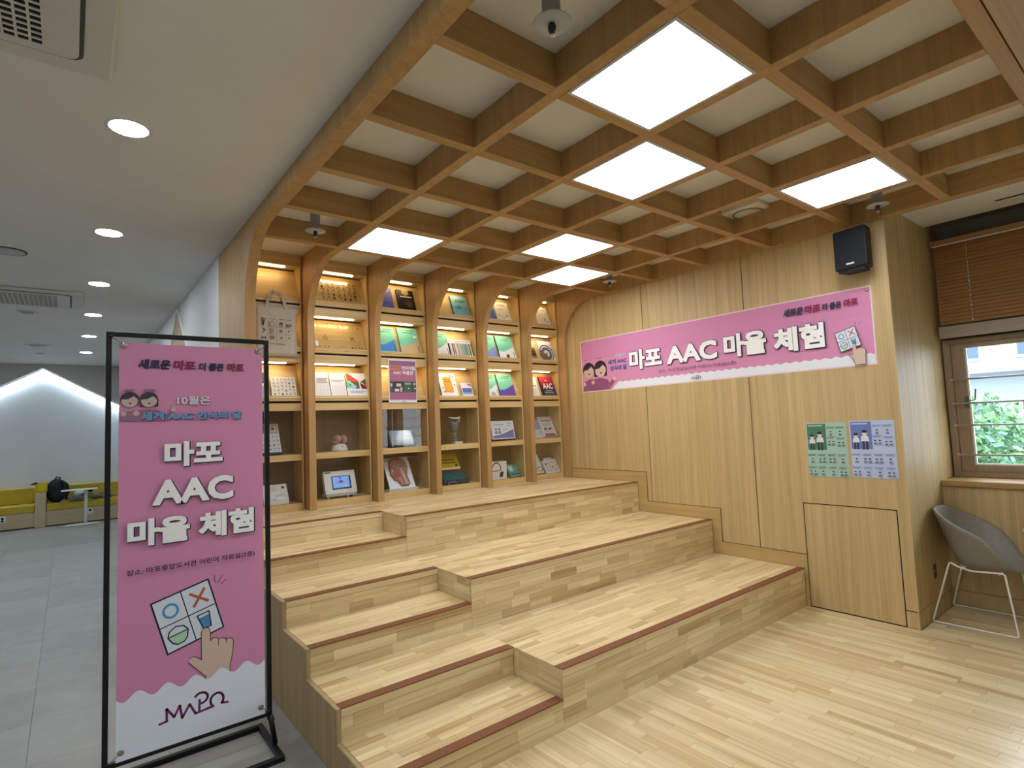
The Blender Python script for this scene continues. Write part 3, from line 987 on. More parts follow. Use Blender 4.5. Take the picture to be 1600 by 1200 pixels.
def cov_blue(a, w, h):
    a.rect(-w/2, h*.0, w/2, h*.5, '#74aec6'); a.poly([(-w*.3, h*.35), (w*.05, h*.35), (w*.05, h*.55), (-w*.2, h*.5)], '#4a8fb4')
    a.lines(-w*.25, h*.66, w*.38, h*.82, 2, '#3f6d80')
book('light blue book with a dark spine alone on the top shelf', 1, 3.43, 3.652, .272, '#8cc3d4', '#2c3b40', cov_blue, th=.026)
book('blue book tucked behind the cream book on the top shelf', 1, 3.90, 4.03, .165, '#4a72b4')
def cov_cream(a, w, h):
    a.lines(-w*.3, h*.78, w*.3, h*.9, 2, '#6f6a5c'); a.lines(-w*.3, h*.55, w*.1, h*.66, 2, '#aaa492')
    a.stroke([(-w*.2, h*.25), (0, h*.12), (w*.2, h*.25)], w*.03, '#8a9a70'); a.disc(w*.25, h*.3, w*.06, '#b08a6a'); a.disc(-w*.28, h*.3, w*.05, '#8fa8b4')
book('cream book with a small sketch on its cover beside the blue one', 1, 4.05, 4.262, .262, '#e9e2cc', art=cov_cream)
def cov_cream2(a, w, h):
    a.lines(-w*.1, h*.80, w*.35, h*.9, 2, '#8a8474'); a.stroke([(w*.05, h*.2), (w*.1, h*.4), (w*.15, h*.2)], w*.03, '#6c7a6c'); a.disc(w*.3, h*.2, w*.05, '#8b8f86')
book('pale book with a tiny figure on its cover under the last arch', 1, 4.70, 4.915, .262, '#e6e0d0', art=cov_cream2)
# row 2
book('teal book with a blue lower half on the second shelf', 2, 2.50, 2.702, .305, '#7fcfb4', art=series('#3f8fd8'))
def lbl(a, w, h): a.rect(w*.25, h*.62, w*.43, h*.70, '#eef2ea')
book('teal book with a tan lower half and a white label', 2, 2.752, 2.985, .312, '#7fcfb4', '#46786c', series('#d2b78c', lbl))
def wd(a, w, h): marks(a, -w*.1, h*.03, w*.3, h*.18, 4, 2, 4, ('#7c8298',))
book('teal book with a white lower half beside the colour tabs', 2, 3.16, 3.352, .298, '#7fcfb4', art=series('#e4e7ea', wd))
t = thing('communication_flip_board', 'white flip board with a row of coloured index strips', 'flip board', slot_frame(2, 3.517))
w = .318
MB().box(-w/2, 0, -.014, w/2, .215, -.009, flat('#e6e4dc', .5)).build('back_board', t)
MB().box(-w/2, .160, -.009, w/2, .215, .002, flat('#eceae4', .5)).build('header_bar', t, bevel=.003)
a = Art(.0025); marks(a, -w*.46, .175, w*.46, .202, 12, 1, 9, ('#59595c', '#a07c86')); a.build(t)
for k, c in enumerate(('#23282a', '#e9e2cf', '#5f4a48', '#a5658a', '#e8e4da', '#c58a68', '#cdb08a', '#6fa3b8', '#6a9a7a', '#4f7a5c', '#3c5a4a', '#7fa88a', '#2f3f3c')):
    x = -w/2+.006+k*(w-.02)/13
    MB().box(x, .004, -.009, x+.011, .158, .004, flat(c, .5), Matrix.Rotation(0, 4, 'Z')).box(x+.0115, .004, -.009, x+.0225, .156, -.001, flat('#efece2', .6)).build('index_strip', t)
book('teal book with a periwinkle lower half on the second shelf', 2, 3.85, 4.035, .308, '#7fcfb4', '#e0c79a', series('#8a9bd8'))
def paw(a, w, h): a.disc(w*.0, h*.09, w*.10, '#3b3f40'); a.disc(w*.05, h*.16, w*.05, '#3b3f40')
book('teal book with a white lower half and a dark animal print', 2, 4.065, 4.31, .31, '#5fb598', '#4a4c44', series('#e8e9e6', paw))
def cov_photo(a, w, h):
    a.rect(-w/2, 0, w/2, h, '#8a806a'); a.rect(-w/2, h*.62, w/2, h, '#d9d3b8'); a.disc(w*.2, h*.35, w*.28, '#4b4038', h*.18); a.rect(-w*.3, h*.22, w*.5, h*.30, '#2c2622'); a.rect(-w/2, 0, w/2, h*.06, '#efece0')
book('thin photo covered book beside the round chart', 2, 4.53, 4.665, .288, '#8a806a', art=cov_photo, th=.012)
def wheel(a, w, h):
    cx, cy = -w*.05, h*.36
    a.disc(cx, cy, w*.52, '#2a2c3a', h*.46); a.disc(cx, cy, w*.46, '#d6d6dc', h*.40); a.disc(cx, cy, w*.40, '#6c7699', h*.345); a.disc(cx, cy, w*.30, '#30364e', h*.25); a.disc(cx, cy, w*.24, '#a7afc4', h*.20); a.disc(cx, cy, w*.17, '#eceade', h*.14); a.disc(cx, cy, w*.09, '#a9ac9c', h*.08)
    a.poly([(-w*.5, 0), (w*.1, 0), (-w*.05, h*.3), (-w*.5, h*.55)], '#6d6250')
    for k in range(4): a.rect(w*.38, h*(.78-.10*k), w*.45, h*(.84-.10*k), '#3c3c40')
book('white book with a round blue chart on its cover', 2, 4.745, 4.975, .285, '#eeecea', art=wheel)
# row 3
def cov_dk(a, w, h): a.rect(-w/2, 0, w/2, h*.55, '#9fb4d0'); a.rect(-w/2, h*.45, w/2, h*.55, '#e8ecf0'); a.lines(-w*.3, h*.62, w*.4, h*.74, 1, '#d6d8d4')
book('grey and blue book behind the banner stand post', 3, 1.20, 1.395, .245, '#4b4a46', art=cov_dk)
def symb(a, w, h): marks(a, -w*.46, h*.05, w*.46, h*.95, 6, 5, 12, ('#33302c', '#5a5048', '#2f3a4a', '#7a3f3a'), k=.28)
sheet('white card printed with a grid of small symbols, left bookcase', 3, 1.442, 1.665, .205, '#ece8de', symb, name='symbol_card', cat='card')
def wh1(a, w, h): marks(a, -w*.45, h*.05, w*.45, h*.95, 5, 6, 21, ('#b9bcc6', '#c8c6cc'), k=.2); a.lines(-w*.15, h*.55, w*.45, h*.78, 3, '#8b8f98')
def wh2(a, w, h): a.lines(-w*.4, h*.62, w*.42, h*.72, 2, '#9096a0'); marks(a, -w*.45, h*.08, w*.45, h*.5, 5, 3, 22, ('#d2d4d8',), k=.2)
book('white booklet with grey handwriting, leftmost of three', 3, 1.80, 1.985, .262, '#e3e5e8', art=wh1, th=.010)
book('white booklet with one grey title line, middle of three', 3, 1.993, 2.15, .256, '#e6e8ea', '#6f7476', wh2, th=.014)
def col(a, w, h):
    a.poly([(-w*.47, h*.97), (-w*.36, h*.99), (w*.12, h*.66), (w*.12, h*.60), (-w*.44, h*.68)], '#e8562c')
    a.poly([(-w*.44, h*.68), (w*.12, h*.60), (w*.12, h*.34), (-w*.40, h*.34)], '#6b5c50')
    a.poly([(-w*.46, h*.68), (-w*.30, h*.66), (-w*.02, h*.45), (-w*.08, h*.34), (-w*.43, h*.34)], '#9fdcd6')
    a.poly([(-w*.38, h*.55), (-w*.30, h*.54), (-w*.27, h*.44), (-w*.34, h*.43)], '#2c8f9c')
    a.poly([(w*.18, h*.62), (w*.48, h*.78), (w*.49, h*.45), (w*.25, h*.60)], '#6a6438')
    a.poly([(w*.16, h*.60), (w*.49, h*.44), (w*.49, h*.33), (w*.22, h*.33)], '#6d2a22')
    a.lines(-w*.35, h*.14, w*.38, h*.26, 2, '#9aa4c0')
    a.poly([(-w*.5, h*.8), (-w*.44, h*.6), (-w*.42, h*.35), (-w*.5, h*.4)], '#6cb45a')
book('white book with an orange, teal and brown geometric cover', 3, 2.158, 2.372, .262, '#eff0f2', '#5fae58', col)
def orange(a, w, h):
    r = random.Random(2)
    for k in range(22):
        x = -w*.44+w*.88*r.random(); y = h*.04+h*.92*r.random()
        a.disc(x, y, w*.045, r.choice(('#c9ccc8', '#8b9490', '#4a4f50', '#b9bdb6')), n=8)
    a.rect(-w*.26, h*.18, w*.24, h*.84, '#e8a33c')
    a.rect(-w*.2, h*.70, w*.14, h*.755, '#a8641c'); a.rect(-w*.2, h*.61, w*.18, h*.665, '#a8641c')
book('white picture book with an orange title block', 3, 3.235, 3.455, .292, '#eef0ea', '#4a5148', orange)
def leaf(a, w, h):
    a.rect(-w*.45, h*.3, w*.45, h*.62, '#5a6cae'); a.rect(-w*.45, h*.15, w*.45, h*.3, '#8fb0e0'); a.poly([(-w*.45, h*.95), (w*.2, h*.95), (w*.45, h*.7), (w*.0, h*.62), (-w*.45, h*.62)], '#e8e4ee'); a.poly([(w*.0, h*.95), (w*.45, h*.95), (w*.45, h*.72)], '#8c6c9e')
sheet('small leaflet with a blue and purple band leaning on the shelf', 3, 3.512, 3.655, .172, '#eceef2', leaf, .012, name='leaflet', cat='leaflet')
def plus(a, w, h): a.disc(w*.05, h*.10, w*.17, '#39424a'); a.disc(w*.05, h*.10, w*.13, '#e6eaee'); a.rect(w*.02, h*.05, w*.08, h*.15, '#39424a'); a.rect(-w*.04, h*.085, w*.14, h*.115, '#39424a')
book('teal book with a white lower half and a round plus sign', 3, 3.85, 4.028, .30, '#7fe0c4', art=series('#dfe6ea', plus))
book('teal book with a purple lower half on the third shelf', 3, 4.055, 4.285, .302, '#7fe0c4', '#4a4640', series('#6a4aa4'))
def bkl(a, w, h): a.lines(-w*.05, h*.52, w*.35, h*.6, 1, '#50545a'); a.lines(-w*.35, h*.10, w*.35, h*.42, 4, '#c6cacc')
book('thin white booklet beside the red AAC book', 3, 4.52, 4.675, .262, '#e6e9ea', art=bkl, th=.010)
def redaac(a, w, h):
    n = 14
    for k in range(n):
        f = k/(n-1)
        c = [int(0x2a+(0xc0-0x2a)*min(1, max(0, (f-.25)/.6))), int(0x26+(0x2c-0x26)*f), int(0x36+(0x44-0x36)*f)]
        a.z -= a.step*.0
        a.rect(-w/2, h*k/n, w/2, h*(k+1)/n, '#%02x%02x%02x' % tuple(c))
    a.text('AAC', -w*.36, h*.38, w*.36, h*.66, '#f4f2ee', .025)
    a.rect(-w*.12, h*.78, w*.06, h*.81, '#f0d8d8')
    a.rect(-w*.25, h*.27, w*.25, h*.295, '#d8d8dc'); a.rect(-w*.36, h*.18, w*.36, h*.23, '#9aa0b4'); a.rect(-w*.36, h*.10, w*.36, h*.14, '#70768c')
book('red and black book titled AAC by the right wall', 3, 4.735, 4.965, .282, '#22212c', art=redaac)

# small pink poster taped over the third bookcase
M = frame((2.745, 5.2985, 1.951), (1, 0, 0), (0, 0, 1))
t = thing('paper_poster', 'small pink poster about an AAC museum taped to the shelf front', 'poster', M)
MB().box(-.163, 0, -.002, .163, .455, 0, flat('#e6e2e8', .6)).build('paper', t)
a = Art()
a.rect(-.150, .030, .156, .440, '#a7688c'); a.rect(-.150, .235, .156, .330, '#b0708f'); a.rect(-.150, .390, .156, .440, '#93658c')
a.rect(-.140, .345, -.02, .388, '#d8905c')
for k in range(5): a.rect(-.130+k*.021, .357, -.117+k*.021, .375, '#9a5030')
a.text('언어처럼', -.008, .342, .142, .386, '#f4eef4', .025)
a.text('AAC 박물관', -.108, .295, .124, .336, '#f0e8f0', .025)
a.rect(-.150, .110, .156, .222, '#4a4440')
for x0, x1, c in ((-.150, -.118, '#55605e'), (-.102, .006, '#463c38'), (.012, .108, '#4d6458'), (.116, .156, '#54544a')):
    a.rect(x0, .112, x1, .220, c)
a.rect(-.075, .170, -.02, .200, '#cfcfc4'); a.rect(-.095, .118, -.045, .145, '#d8dade'); a.rect(-.032, .115, -.006, .160, '#c9c9d0')
a.rect(.018, .165, .10, .170, '#2c4a40'); a.disc(.066, .150, .008, '#e8e8d8', n=8); a.rect(.022, .190, .09, .210, '#8fa8a0'); a.rect(-.145, .17, -.122, .20, '#c4ccd0'); a.rect(.122, .185, .150, .21, '#b8b8a8'); a.disc(.14, .15, .01, '#d8d8cc', n=8)
a.rect(-.012, .010, .03, .017, '#8d8aa0')
a.build(t)

# canvas tote bag
M = frame((1.478, 5.285, 2.385), (1, 0, 0), (0, 0, 1))
t = thing('tote_bag', 'undyed canvas tote bag with a printed symbol grid hanging by its handles', 'tote bag', M)
CAN = mottled('canvas', '#b5ae9c', '#c4bdac', (90, 90, 90), .9, .3)
m = MB()
nx, ny = 10, 12; vs = []; fs = []
for side in (0, 1):
    for j in range(ny+1):
        for i in range(nx+1):
            u = i/nx; v = j/ny
            bul = math.sin(PI*u)*math.sin(PI*min(1, v*1.1+.05))*.016
            wr = .003*math.sin(9*u+5*v)*math.sin(PI*u)
            z = (-.004+bul*.3+wr) if side == 0 else (-.017-bul*.2)
            if j == ny or i in (0, nx): z = -.009 if side == 0 else -.013
            vs.append(((u-.5)*(.372-.012*math.sin(PI*v)), v*.478, z))
o = (nx+1)*(ny+1)
for j in range(ny):
    for i in range(nx):
        p = j*(nx+1)+i
        fs.append((p, p+1, p+nx+2, p+nx+1)); fs.append((o+p, o+p+nx+1, o+p+nx+2, o+p+1))
for j in range(ny):
    for e in (0, nx):
        p = j*(nx+1)+e; fs.append((p, p+nx+1, o+p+nx+1, o+p))
for i in range(nx):
    for e in (0, ny):
        p = e*(nx+1)+i; fs.append((p, p+1, o+p+1, o+p))
m.add(vs, fs, CAN, smooth=True); m.build('bag_body', t)
for z0, dx in ((-.002, 0), (-.019, .012)):
    m = MB()
    P = [(-.085+dx, .44), (-.08+dx, .50), (-.052+dx, .572), (-.035+dx, .600), (.02+dx, .592), (.045+dx, .575), (.066+dx, .51), (.085+dx, .44)]
    for k in range(len(P)-1):
        a_, b_ = Vector(P[k]), Vector(P[k+1]); d = (b_-a_).normalized(); n = Vector((-d.y, d.x))*.012
        q = [a_-n, b_-n, b_+n, a_+n]
        m.add([(p.x, p.y, z0) for p in q]+[(p.x, p.y, z0-.003) for p in q], [(0, 1, 2, 3), (7, 6, 5, 4), (0, 4, 5, 1), (1, 5, 6, 2), (2, 6, 7, 3), (3, 7, 4, 0)], CAN)
    m.build('handle', t)
a = Art(.006)
INK = '#4b4a46'
for k in range(3): a.rect(-.075+k*.075, .135, -.0735+k*.075, .335, INK)
for k in range(2): a.rect(-.14, .265-.065*k, .125, .2665-.065*k, INK)
a.stroke([(-.125, .345), (-.118, .28), (-.108, .33)], .012, INK); a.stroke([(-.12, .25), (-.10, .235), (-.125, .215)], .008, INK); a.disc(-.125, .165, .01, INK); a.disc(-.10, .165, .01, INK)
a.disc(-.04, .295, .022, INK); a.disc(-.04, .295, .019, '#bdb6a5'); a.stroke([(-.04, .29), (-.04, .305)], .004, INK)
a.rect(-.055, .21, -.028, .255, '#8f8a80'); a.rect(-.057, .155, -.02, .185, '#77736a')
a.disc(.038, .30, .016, INK); a.rect(.02, .275, .055, .29, '#8f8a80'); a.disc(.036, .232, .016, '#77736a'); a.disc(.04, .17, .011, INK); a.disc(.04, .17, .007, '#bdb6a5')
a.text('HELP', .085, .275, .135, .302, INK, .025); a.disc(.107, .232, .007, INK); a.disc(.107, .17, .007, INK)
for k in range(4): a.rect(-.125+k*.072, .338, -.085+k*.072, .342, INK)
a.stroke([(-.075, .118), (.07, .110)], .004, '#6a665e')
a.build(t)
# ------------------------------------------------------------------ things behind the glass
Z4, Z5 = 1.4845, 1.0355
YS = 5.345
# row 4
t = thing('desk_calendar', 'easel booklet with a symbol grid behind glass in the left bookcase', 'easel booklet', T(1.42, YS, Z4))
Ml = lean(0, 0, .018, 26)
MB().box(-.11, 0, -.010, .11, .30, 0, flat('#d4d6da', .5)).build('front_page', t, M=Ml)
MB().box(-.11, .0, 0, .11, .19, .02, flat('#262a33', .5)).build('base', t)
MB().prism([(.135, .27), (.145, .27), (.19, .02), (.18, .02)], YZ(), -.10, .10, flat('#30343c', .6)).build('stand', t)
a = Art(); a.rect(-.10, .20, .10, .295, '#b4a58c'); a.rect(.04, .215, .09, .28, '#d8c690'); a.disc(-.03, .245, .035, '#8a6a5a'); a.disc(.06, .25, .015, '#7a4a3a'); a.rect(-.11, 0, .11, .012, '#3d4c7c')
marks(a, -.10, .02, .10, .19, 6, 4, 31, ('#30343a', '#5a6070'), k=.25); a.build(t, M=Ml)
# brain model
t = thing('brain_model', 'small pink brain model on a white domed base behind glass', 'brain model', T(2.09, 5.40, Z4))
MB().lathe([(.078, 0), (.077, .02), (.068, .05), (.055, .066), (.03, .072)], PLASTIC, 28).build('base', t)
MB().ball((0, -.076, .045), (.006, .004, .006), flat('#2a2a2e', .4), 8, 6).build('button', t)
m = MB()
BR = flat('#b98a7c', .5)
for s in (-1, 1):
    m.ball((s*.031+.008, 0, .115), (.037, .062, .043), BR, 18, 12)
m.build('cerebrum', t)
MB().ball((-.05, -.01, .085), (.032, .035, .024), flat('#a87a6e', .5), 14, 9).build('cerebellum', t)
# tablet
t = thing('tablet', 'black framed tablet leaning on a stand behind glass', 'tablet', T(2.765, YS+.005, Z4))
Ml = lean(0, 0, .006, 24, 0)
MB().box(-.155, 0, -.020, .155, .205, 0, flat('#15171b', .4)).build('casing', t, M=Ml, bevel=.008, seg=2)
MB().box(-.132, .022, .0002, .128, .186, .0015, flat('#8894a0', .12, 0, .8)).build('screen', t, M=Ml)
MB().prism([(.06, .13), (.07, .13), (.14, 0), (.13, 0)], YZ(), -.05, .05, flat('#1c1e22', .5)).build('stand', t)
# larynx model
t = thing('larynx_model', 'grey larynx model with white cartilage on a white block', 'larynx model', T(3.425, 5.40, Z4))
MB().box(-.012, -.04, 0, .088, .04, .024, PLASTIC).build('base', t, bevel=.002)
m = MB()
for k in range(5):
    z = .03+k*.021
    m.lathe([(.022, z-.008), (.030, z-.004), (.030, z+.006), (.022, z+.010)], flat('#8d8d88', .5), 18)
m.lathe([(.022, .02), (.023, .13)], flat('#6f6e6a', .6), 16)
m.build('trachea', t)
MB().lathe([(.026, .128), (.038, .15), (.052, .20), (.056, .235), (.046, .25), (.02, .255)], flat('#77756f', .5), 22).build('thyroid_cartilage', t)
MB().tube([(-.075, -.01, .300), (-.04, -.045, .29), (.0, -.052, .285), (.04, -.045, .29), (.062, -.02, .305)], [.004, .009, .012, .011, .008], flat('#d8d6cc', .5), 10).tube([(.058, -.03, .30), (.064, -.01, .26), (.054, .01, .21)], [.008, .007, .005], flat('#d0cec4', .5), 8).tube([(0, -.03, .24), (0, -.035, .285)], .012, flat('#56524c', .6), 8).build('hyoid_bone', t)
MB().ball((.05, .03, .10), (.018, .018, .03), flat('#7a5238', .5), 10, 8).build('gland', t)
# white picture box
t = thing('picture_box', 'white box with two cartoon faces and a violet wave', 'box', T(4.098, YS, Z4))
Ml = lean(0, 0, .022, 12)
MB().box(-.172, 0, -.045, .172, .222, 0, flat('#e9e9ef', .5)).build('box', t, M=Ml, bevel=.002)
MB().box(-.172, .0, 0, .172, .12, .022, flat('#16161a', .5)).build('tray', t)
a = Art(); a.rect(-.160, .012, .158, .212, '#dfe4ee'); n = 12
a.poly([(-.160, .012), (.158, .012), (.158, .12)]+[(.158-.318*k/n, .12-.075*math.sin(PI*.5*k/n)) for k in range(1, n+1)], '#7a7cb8')
a.poly([(.158-.318*k/n, .13-.07*math.sin(PI*.5*k/n)) for k in range(n+1)]+[(.158-.318*k/n, .12-.075*math.sin(PI*.5*k/n)) for k in range(n, -1, -1)], '#f2f2f8')
for x in (-.105, -.055): a.tiny_person(x, .105, .045, '#8a8ea8')
a.lines(-.12, .165, .02, .185, 1, '#8c9ab8'); a.lines(-.01, .10, .09, .125, 2, '#b8c4d8'); a.stroke([(.07, .155), (.12, .165), (.125, .19), (.075, .195), (.07, .155)], .008, '#a9b6cc')
a.build(t, M=Ml)
# two brochures
def bro1(a, w, h): a.rect(-w/2, h*.45, w/2, h, '#8a9cd0'); a.poly([(-w/2, h*.6), (w*.1, h*.45), (w/2, h*.5), (w/2, h*.4), (-w/2, h*.4)], '#c8d0e6'); a.tiny_person(-w*.15, h*.3, w*.16, '#c0c4d4'); a.tiny_person(w*.25, h*.28, w*.16, '#b8bccc')
def bro2(a, w, h): a.lines(-w*.35, h*.74, w*.4, h*.84, 1, '#3c4048'); a.lines(-w*.3, h*.56, w*.35, h*.68, 2, '#a4a8b0'); a.face(-w*.16, h*.36, w*.13, '#1c1c22'); a.face(w*.18, h*.36, w*.13, '#1c1c22'); a.poly([(-w*.4, h*.06), (w*.4, h*.06), (w*.34, h*.2), (-w*.34, h*.2)], '#a04c54'); a.rect(-w/2, 0, w/2, h*.06, '#8a90a0')
book('blue topped brochure half behind the rib, behind glass', 0, 0, .22, .27, '#d6dbe6', art=bro1, th=.006, M=lean(4.655, YS+.01, Z4+.004, 27), name='brochure', cat='brochure')
book('pale brochure with two cartoon faces behind glass by the right wall', 0, 0, .235, .305, '#d9dade', art=bro2, th=.006, M=lean(4.855, YS-.002, Z4+.004, 27, 0), name='brochure', cat='brochure')
# row 5
t = thing('voice_device', 'white speech device with a round black lens behind glass, lower left', 'device', T(1.48, YS, Z5))
MB().prism([(0, 0), (0, .03), (.085, .18), (.12, .18), (.16, 0)], YZ(), -.11, .11, PLASTIC).build('casing', t, bevel=.006, seg=2)
Ml = lean(0, 0, .03, 29.5)
a = Art(.001); a.disc(.07, .138, .012, '#15151a'); a.disc(.07, .138, .005, '#3a3f50')
for k in range(6): a.disc(-.01, .128, .030-.004*k, '#c9cacc' if k % 2 else '#d8d9da')
a.rect(-.095, .012, .095, .07, '#c6cad0'); a.rect(-.092, .04, -.004, .068, '#dfe4ea'); a.rect(.004, .015, .092, .045, '#eef2f6'); a.stroke([(-.09, .02), (.09, .06)], .006, '#f4f6f8'); a.build(t, M=Ml)
t = thing('screen_device', 'white device with a lit blue screen standing behind glass', 'device', T(2.085, YS, Z5))
Ml = lean(0, 0, .045, 19)
MB().box(-.158, 0, -.05, .158, .225, 0, PLASTIC).build('casing', t, M=Ml, bevel=.006, seg=2)
MB().box(-.150, .0, .018, .150, .14, .046, flat('#b9bab2', .5)).build('base', t, bevel=.004)
for x in (-.13, .06, .12):
    MB().box(x-.01, .0, 0, x+.01, .11, .018, flat('#8f8f8a', .5)).build('foot', t)
MB().box(-.085, .04, .0002, .105, .172, .003, flat('#23253a', .3)).build('screen_bezel', t, M=Ml)
SC = emit('device_screen', '#5f86c8', .8)
MB().box(-.076, .055, .003, .088, .165, .0036, SC).build('screen', t, M=Ml)
a = Art(.0037)
for x, y, r, c in ((-.055, .145, .014, '#b9d0f0'), (.06, .148, .012, '#c4d8f4'), (.005, .115, .022, '#b06a80'), (-.03, .105, .012, '#8fc0e8'), (.05, .072, .018, '#e6eef8'), (-.05, .072, .012, '#c0dcf0'), (.0, .15, .012, '#9a7ab8'), (.045, .11, .011, '#a9c8ee')):
    a.disc(x, y, r, c, r*.8, n=12)
a.rect(-.148, .205, -.09, .215, '#5a5a60'); a.build(t, M=Ml)
# head section model
t = thing('head_section_model', 'anatomical half head relief on a white board behind glass', 'anatomical model', T(2.745, YS, Z5))
Ml = lean(0, 0, .016, 30)
MB().box(-.148, 0, -.012, .148, .372, 0, flat('#e6e9ec', .4)).build('board', t, M=Ml, bevel=.002)
MB().box(-.165, .0, 0, .165, .18, .014, flat('#c2c5c6', .3)).box(-.165, -.012, 0, .165, 0, .026, flat('#c2c5c6', .3)).build('stand', t)
hp = [(-.085, .33), (-.04, .355), (.02, .36), (.075, .34), (.10, .29), (.105, .24), (.09, .19), (.08, .14), (.085, .09), (.09, .05), (.07, .03), (-.01, .03), (-.03, .06), (-.04, .09), (-.075, .10), (-.085, .125), (-.095, .15), (-.115, .17), (-.100, .20), (-.105, .23), (-.10, .28)]
MB().prism(hp, XY(), 0, .022, flat('#9a6a5c', .5)).build('head_outline', t, M=Ml, bevel=.004)
a = Art(.0225)
a.poly([(-.078, .31), (-.03, .342), (.03, .345), (.078, .32), (.095, .27), (.085, .23), (.03, .22), (-.03, .225), (-.08, .25)], '#b08678')
for k in range(5):
    r = .075-.014*k
    a.stroke([(.005+r*1.05*math.cos(t_), .265+r*.8*math.sin(t_)) for t_ in [PI*q/10 for q in range(0, 11)]], .005, '#8a5c50' if k % 2 else '#c49c8e')
a.poly([(.01, .235), (.035, .23), (.055, .10), (.07, .045), (.03, .045), (.025, .12)], '#c9a59c')
a.disc(.068, .225, .024, '#b58c80', .018); a.poly([(-.085, .18), (-.02, .19), (-.005, .14), (-.05, .125), (-.08, .14)], '#a04e40'); a.poly([(-.035, .12), (.0, .13), (.015, .045), (-.02, .045)], '#b4867a')
a.disc(-.08, .21, .012, '#c8a096', .02); a.build(t, M=Ml)
# yellow book over a teal box
t = thing('card_box', 'teal box with an orange rim under the yellow book, behind glass', 'box', T(3.418, YS+.005, Z5))
Ml = lean(0, 0, .05, 62)
MB().box(-.16, 0, -.03, .16, .18, 0, flat('#235e60', .5)).build('lid', t, M=Ml, bevel=.002)
MB().box(-.14, .0, 0, .15, .15, .052, flat('#2a2c3c', .5)).build('tray', t)
MB().box(-.155, .165, .0005, .15, .178, .006, flat('#b4623c', .6)).build('rim', t, M=Ml)
a = Art(.0005); a.lines(-.06, .13, .06, .145, 1, '#4a8684'); a.disc(0, .055, .012, '#a8d0cc', n=10); a.disc(.004, .058, .010, '#235e60', n=10); a.build(t, M=Ml)
MB().tube([(-.12, -.006, .0), (-.115, -.006, .03), (-.03, -.006, .03), (-.025, -.006, .0)], .004, flat('#8d9298', .3)).build('wire_stand', t)
def yel(a, w, h):
    a.rect(-w/2, 0, w/2, h*.12, '#e6dfb0'); a.lines(-w*.36, h*.52, w*.32, h*.66, 1, '#4a4214'); a.lines(-w*.32, h*.36, w*.36, h*.48, 1, '#4a4214'); a.disc(w*.34, h*.22, w*.06, '#5a3a14')
book('yellow book with dark lettering resting on the teal box', 0, 0, .27, .20, '#cdb62e', art=yel, th=.018, M=lean(3.40, YS+.115, Z5+.162, 30))
# headphone box and small green box
t = thing('headphone_box', 'white box with a black headphone picture behind glass', 'box', T(4.01, YS, Z5))
MB().box(-.11, .0, 0, .105, .09, .207, flat('#e8e6e2', .5)).build('carton', t, bevel=.002)
a = Art()
cx, cy = -.05, .12
a.stroke([(cx+.065*math.cos(t_), cy+.075*math.sin(t_)) for t_ in [PI*q/14-.15 for q in range(0, 15)]], .012, '#24242a'); a.stroke([(cx-.07, cy-.02), (cx+.06, cy-.02)], .008, '#2a2a30')
a.poly([(.0, .02), (.045, .03), (.055, .08), (.035, .092), (.0, .075), (-.01, .04)], '#3a3a40'); a.lines(.02, .175, .09, .19, 1, '#c8c6c2')
a.build(t, M=frame((0, 0, 0), (1, 0, 0), (0, 0, 1)))
def tdev(a, w, h): a.rect(-w*.42, h*.12, w*.42, h*.26, '#2b5c58'); a.rect(-w*.42, h*.42, w*.1, h*.92, '#8fb4ac'); a.rect(-w*.3, h*.55, -w*.02, h*.8, '#d0dcd8'); a.disc(-w*.16, h*.5, w*.1, '#c8d8d4', n=10); a.rect(w*.2, h*.6, w*.36, h*.75, '#b4a878')
t = sheet('small green boxed device leaning beside the headphone box', 0, 0, .172, .185, '#5f9088', tdev, .03, M=lean(4.258, YS, Z5+.012, 40), name='boxed_device', cat='boxed device')
# last cell
def crd(a, w, h): a.disc(w*.1, h*.6, w*.1, '#3a3a3c', h*.08); a.disc(w*.28, h*.25, w*.2, '#3c3c40', h*.12); a.disc(w*.28, h*.25, w*.15, '#f0f0ee', h*.09); a.disc(-w*.1, h*.2, w*.06, '#4a4a4c'); a.rect(-w/2, 0, w/2, h*.05, '#a06848')
sheet('white card with two dark glasses drawings behind the last rib', 0, 0, .22, .275, '#e4e4e0', crd, .012, M=lean(4.615, YS+.005, Z5+.004, 30), name='picture_card', cat='card')
def kit(a, w, h): marks(a, -w*.42, h*.1, w*.42, h*.85, 4, 3, 44, ('#5f7a78', '#3f4a50', '#8a9a9a', '#4a5a58'), k=.34); a.lines(-w*.42, h*.7, -w*.15, h*.78, 1, '#50585a')
t = sheet('white picture card set in the lowest cell by the right wall', 0, 0, .235, .185, '#e9eae8', kit, .022, M=lean(4.872, YS, Z5+.003, 28, 4), name='picture_card_set', cat='card')
MB().box(-.06, .187, -.03, .085, .222, -.018, flat('#d6d6d8', .5)).build('header_tab', t)

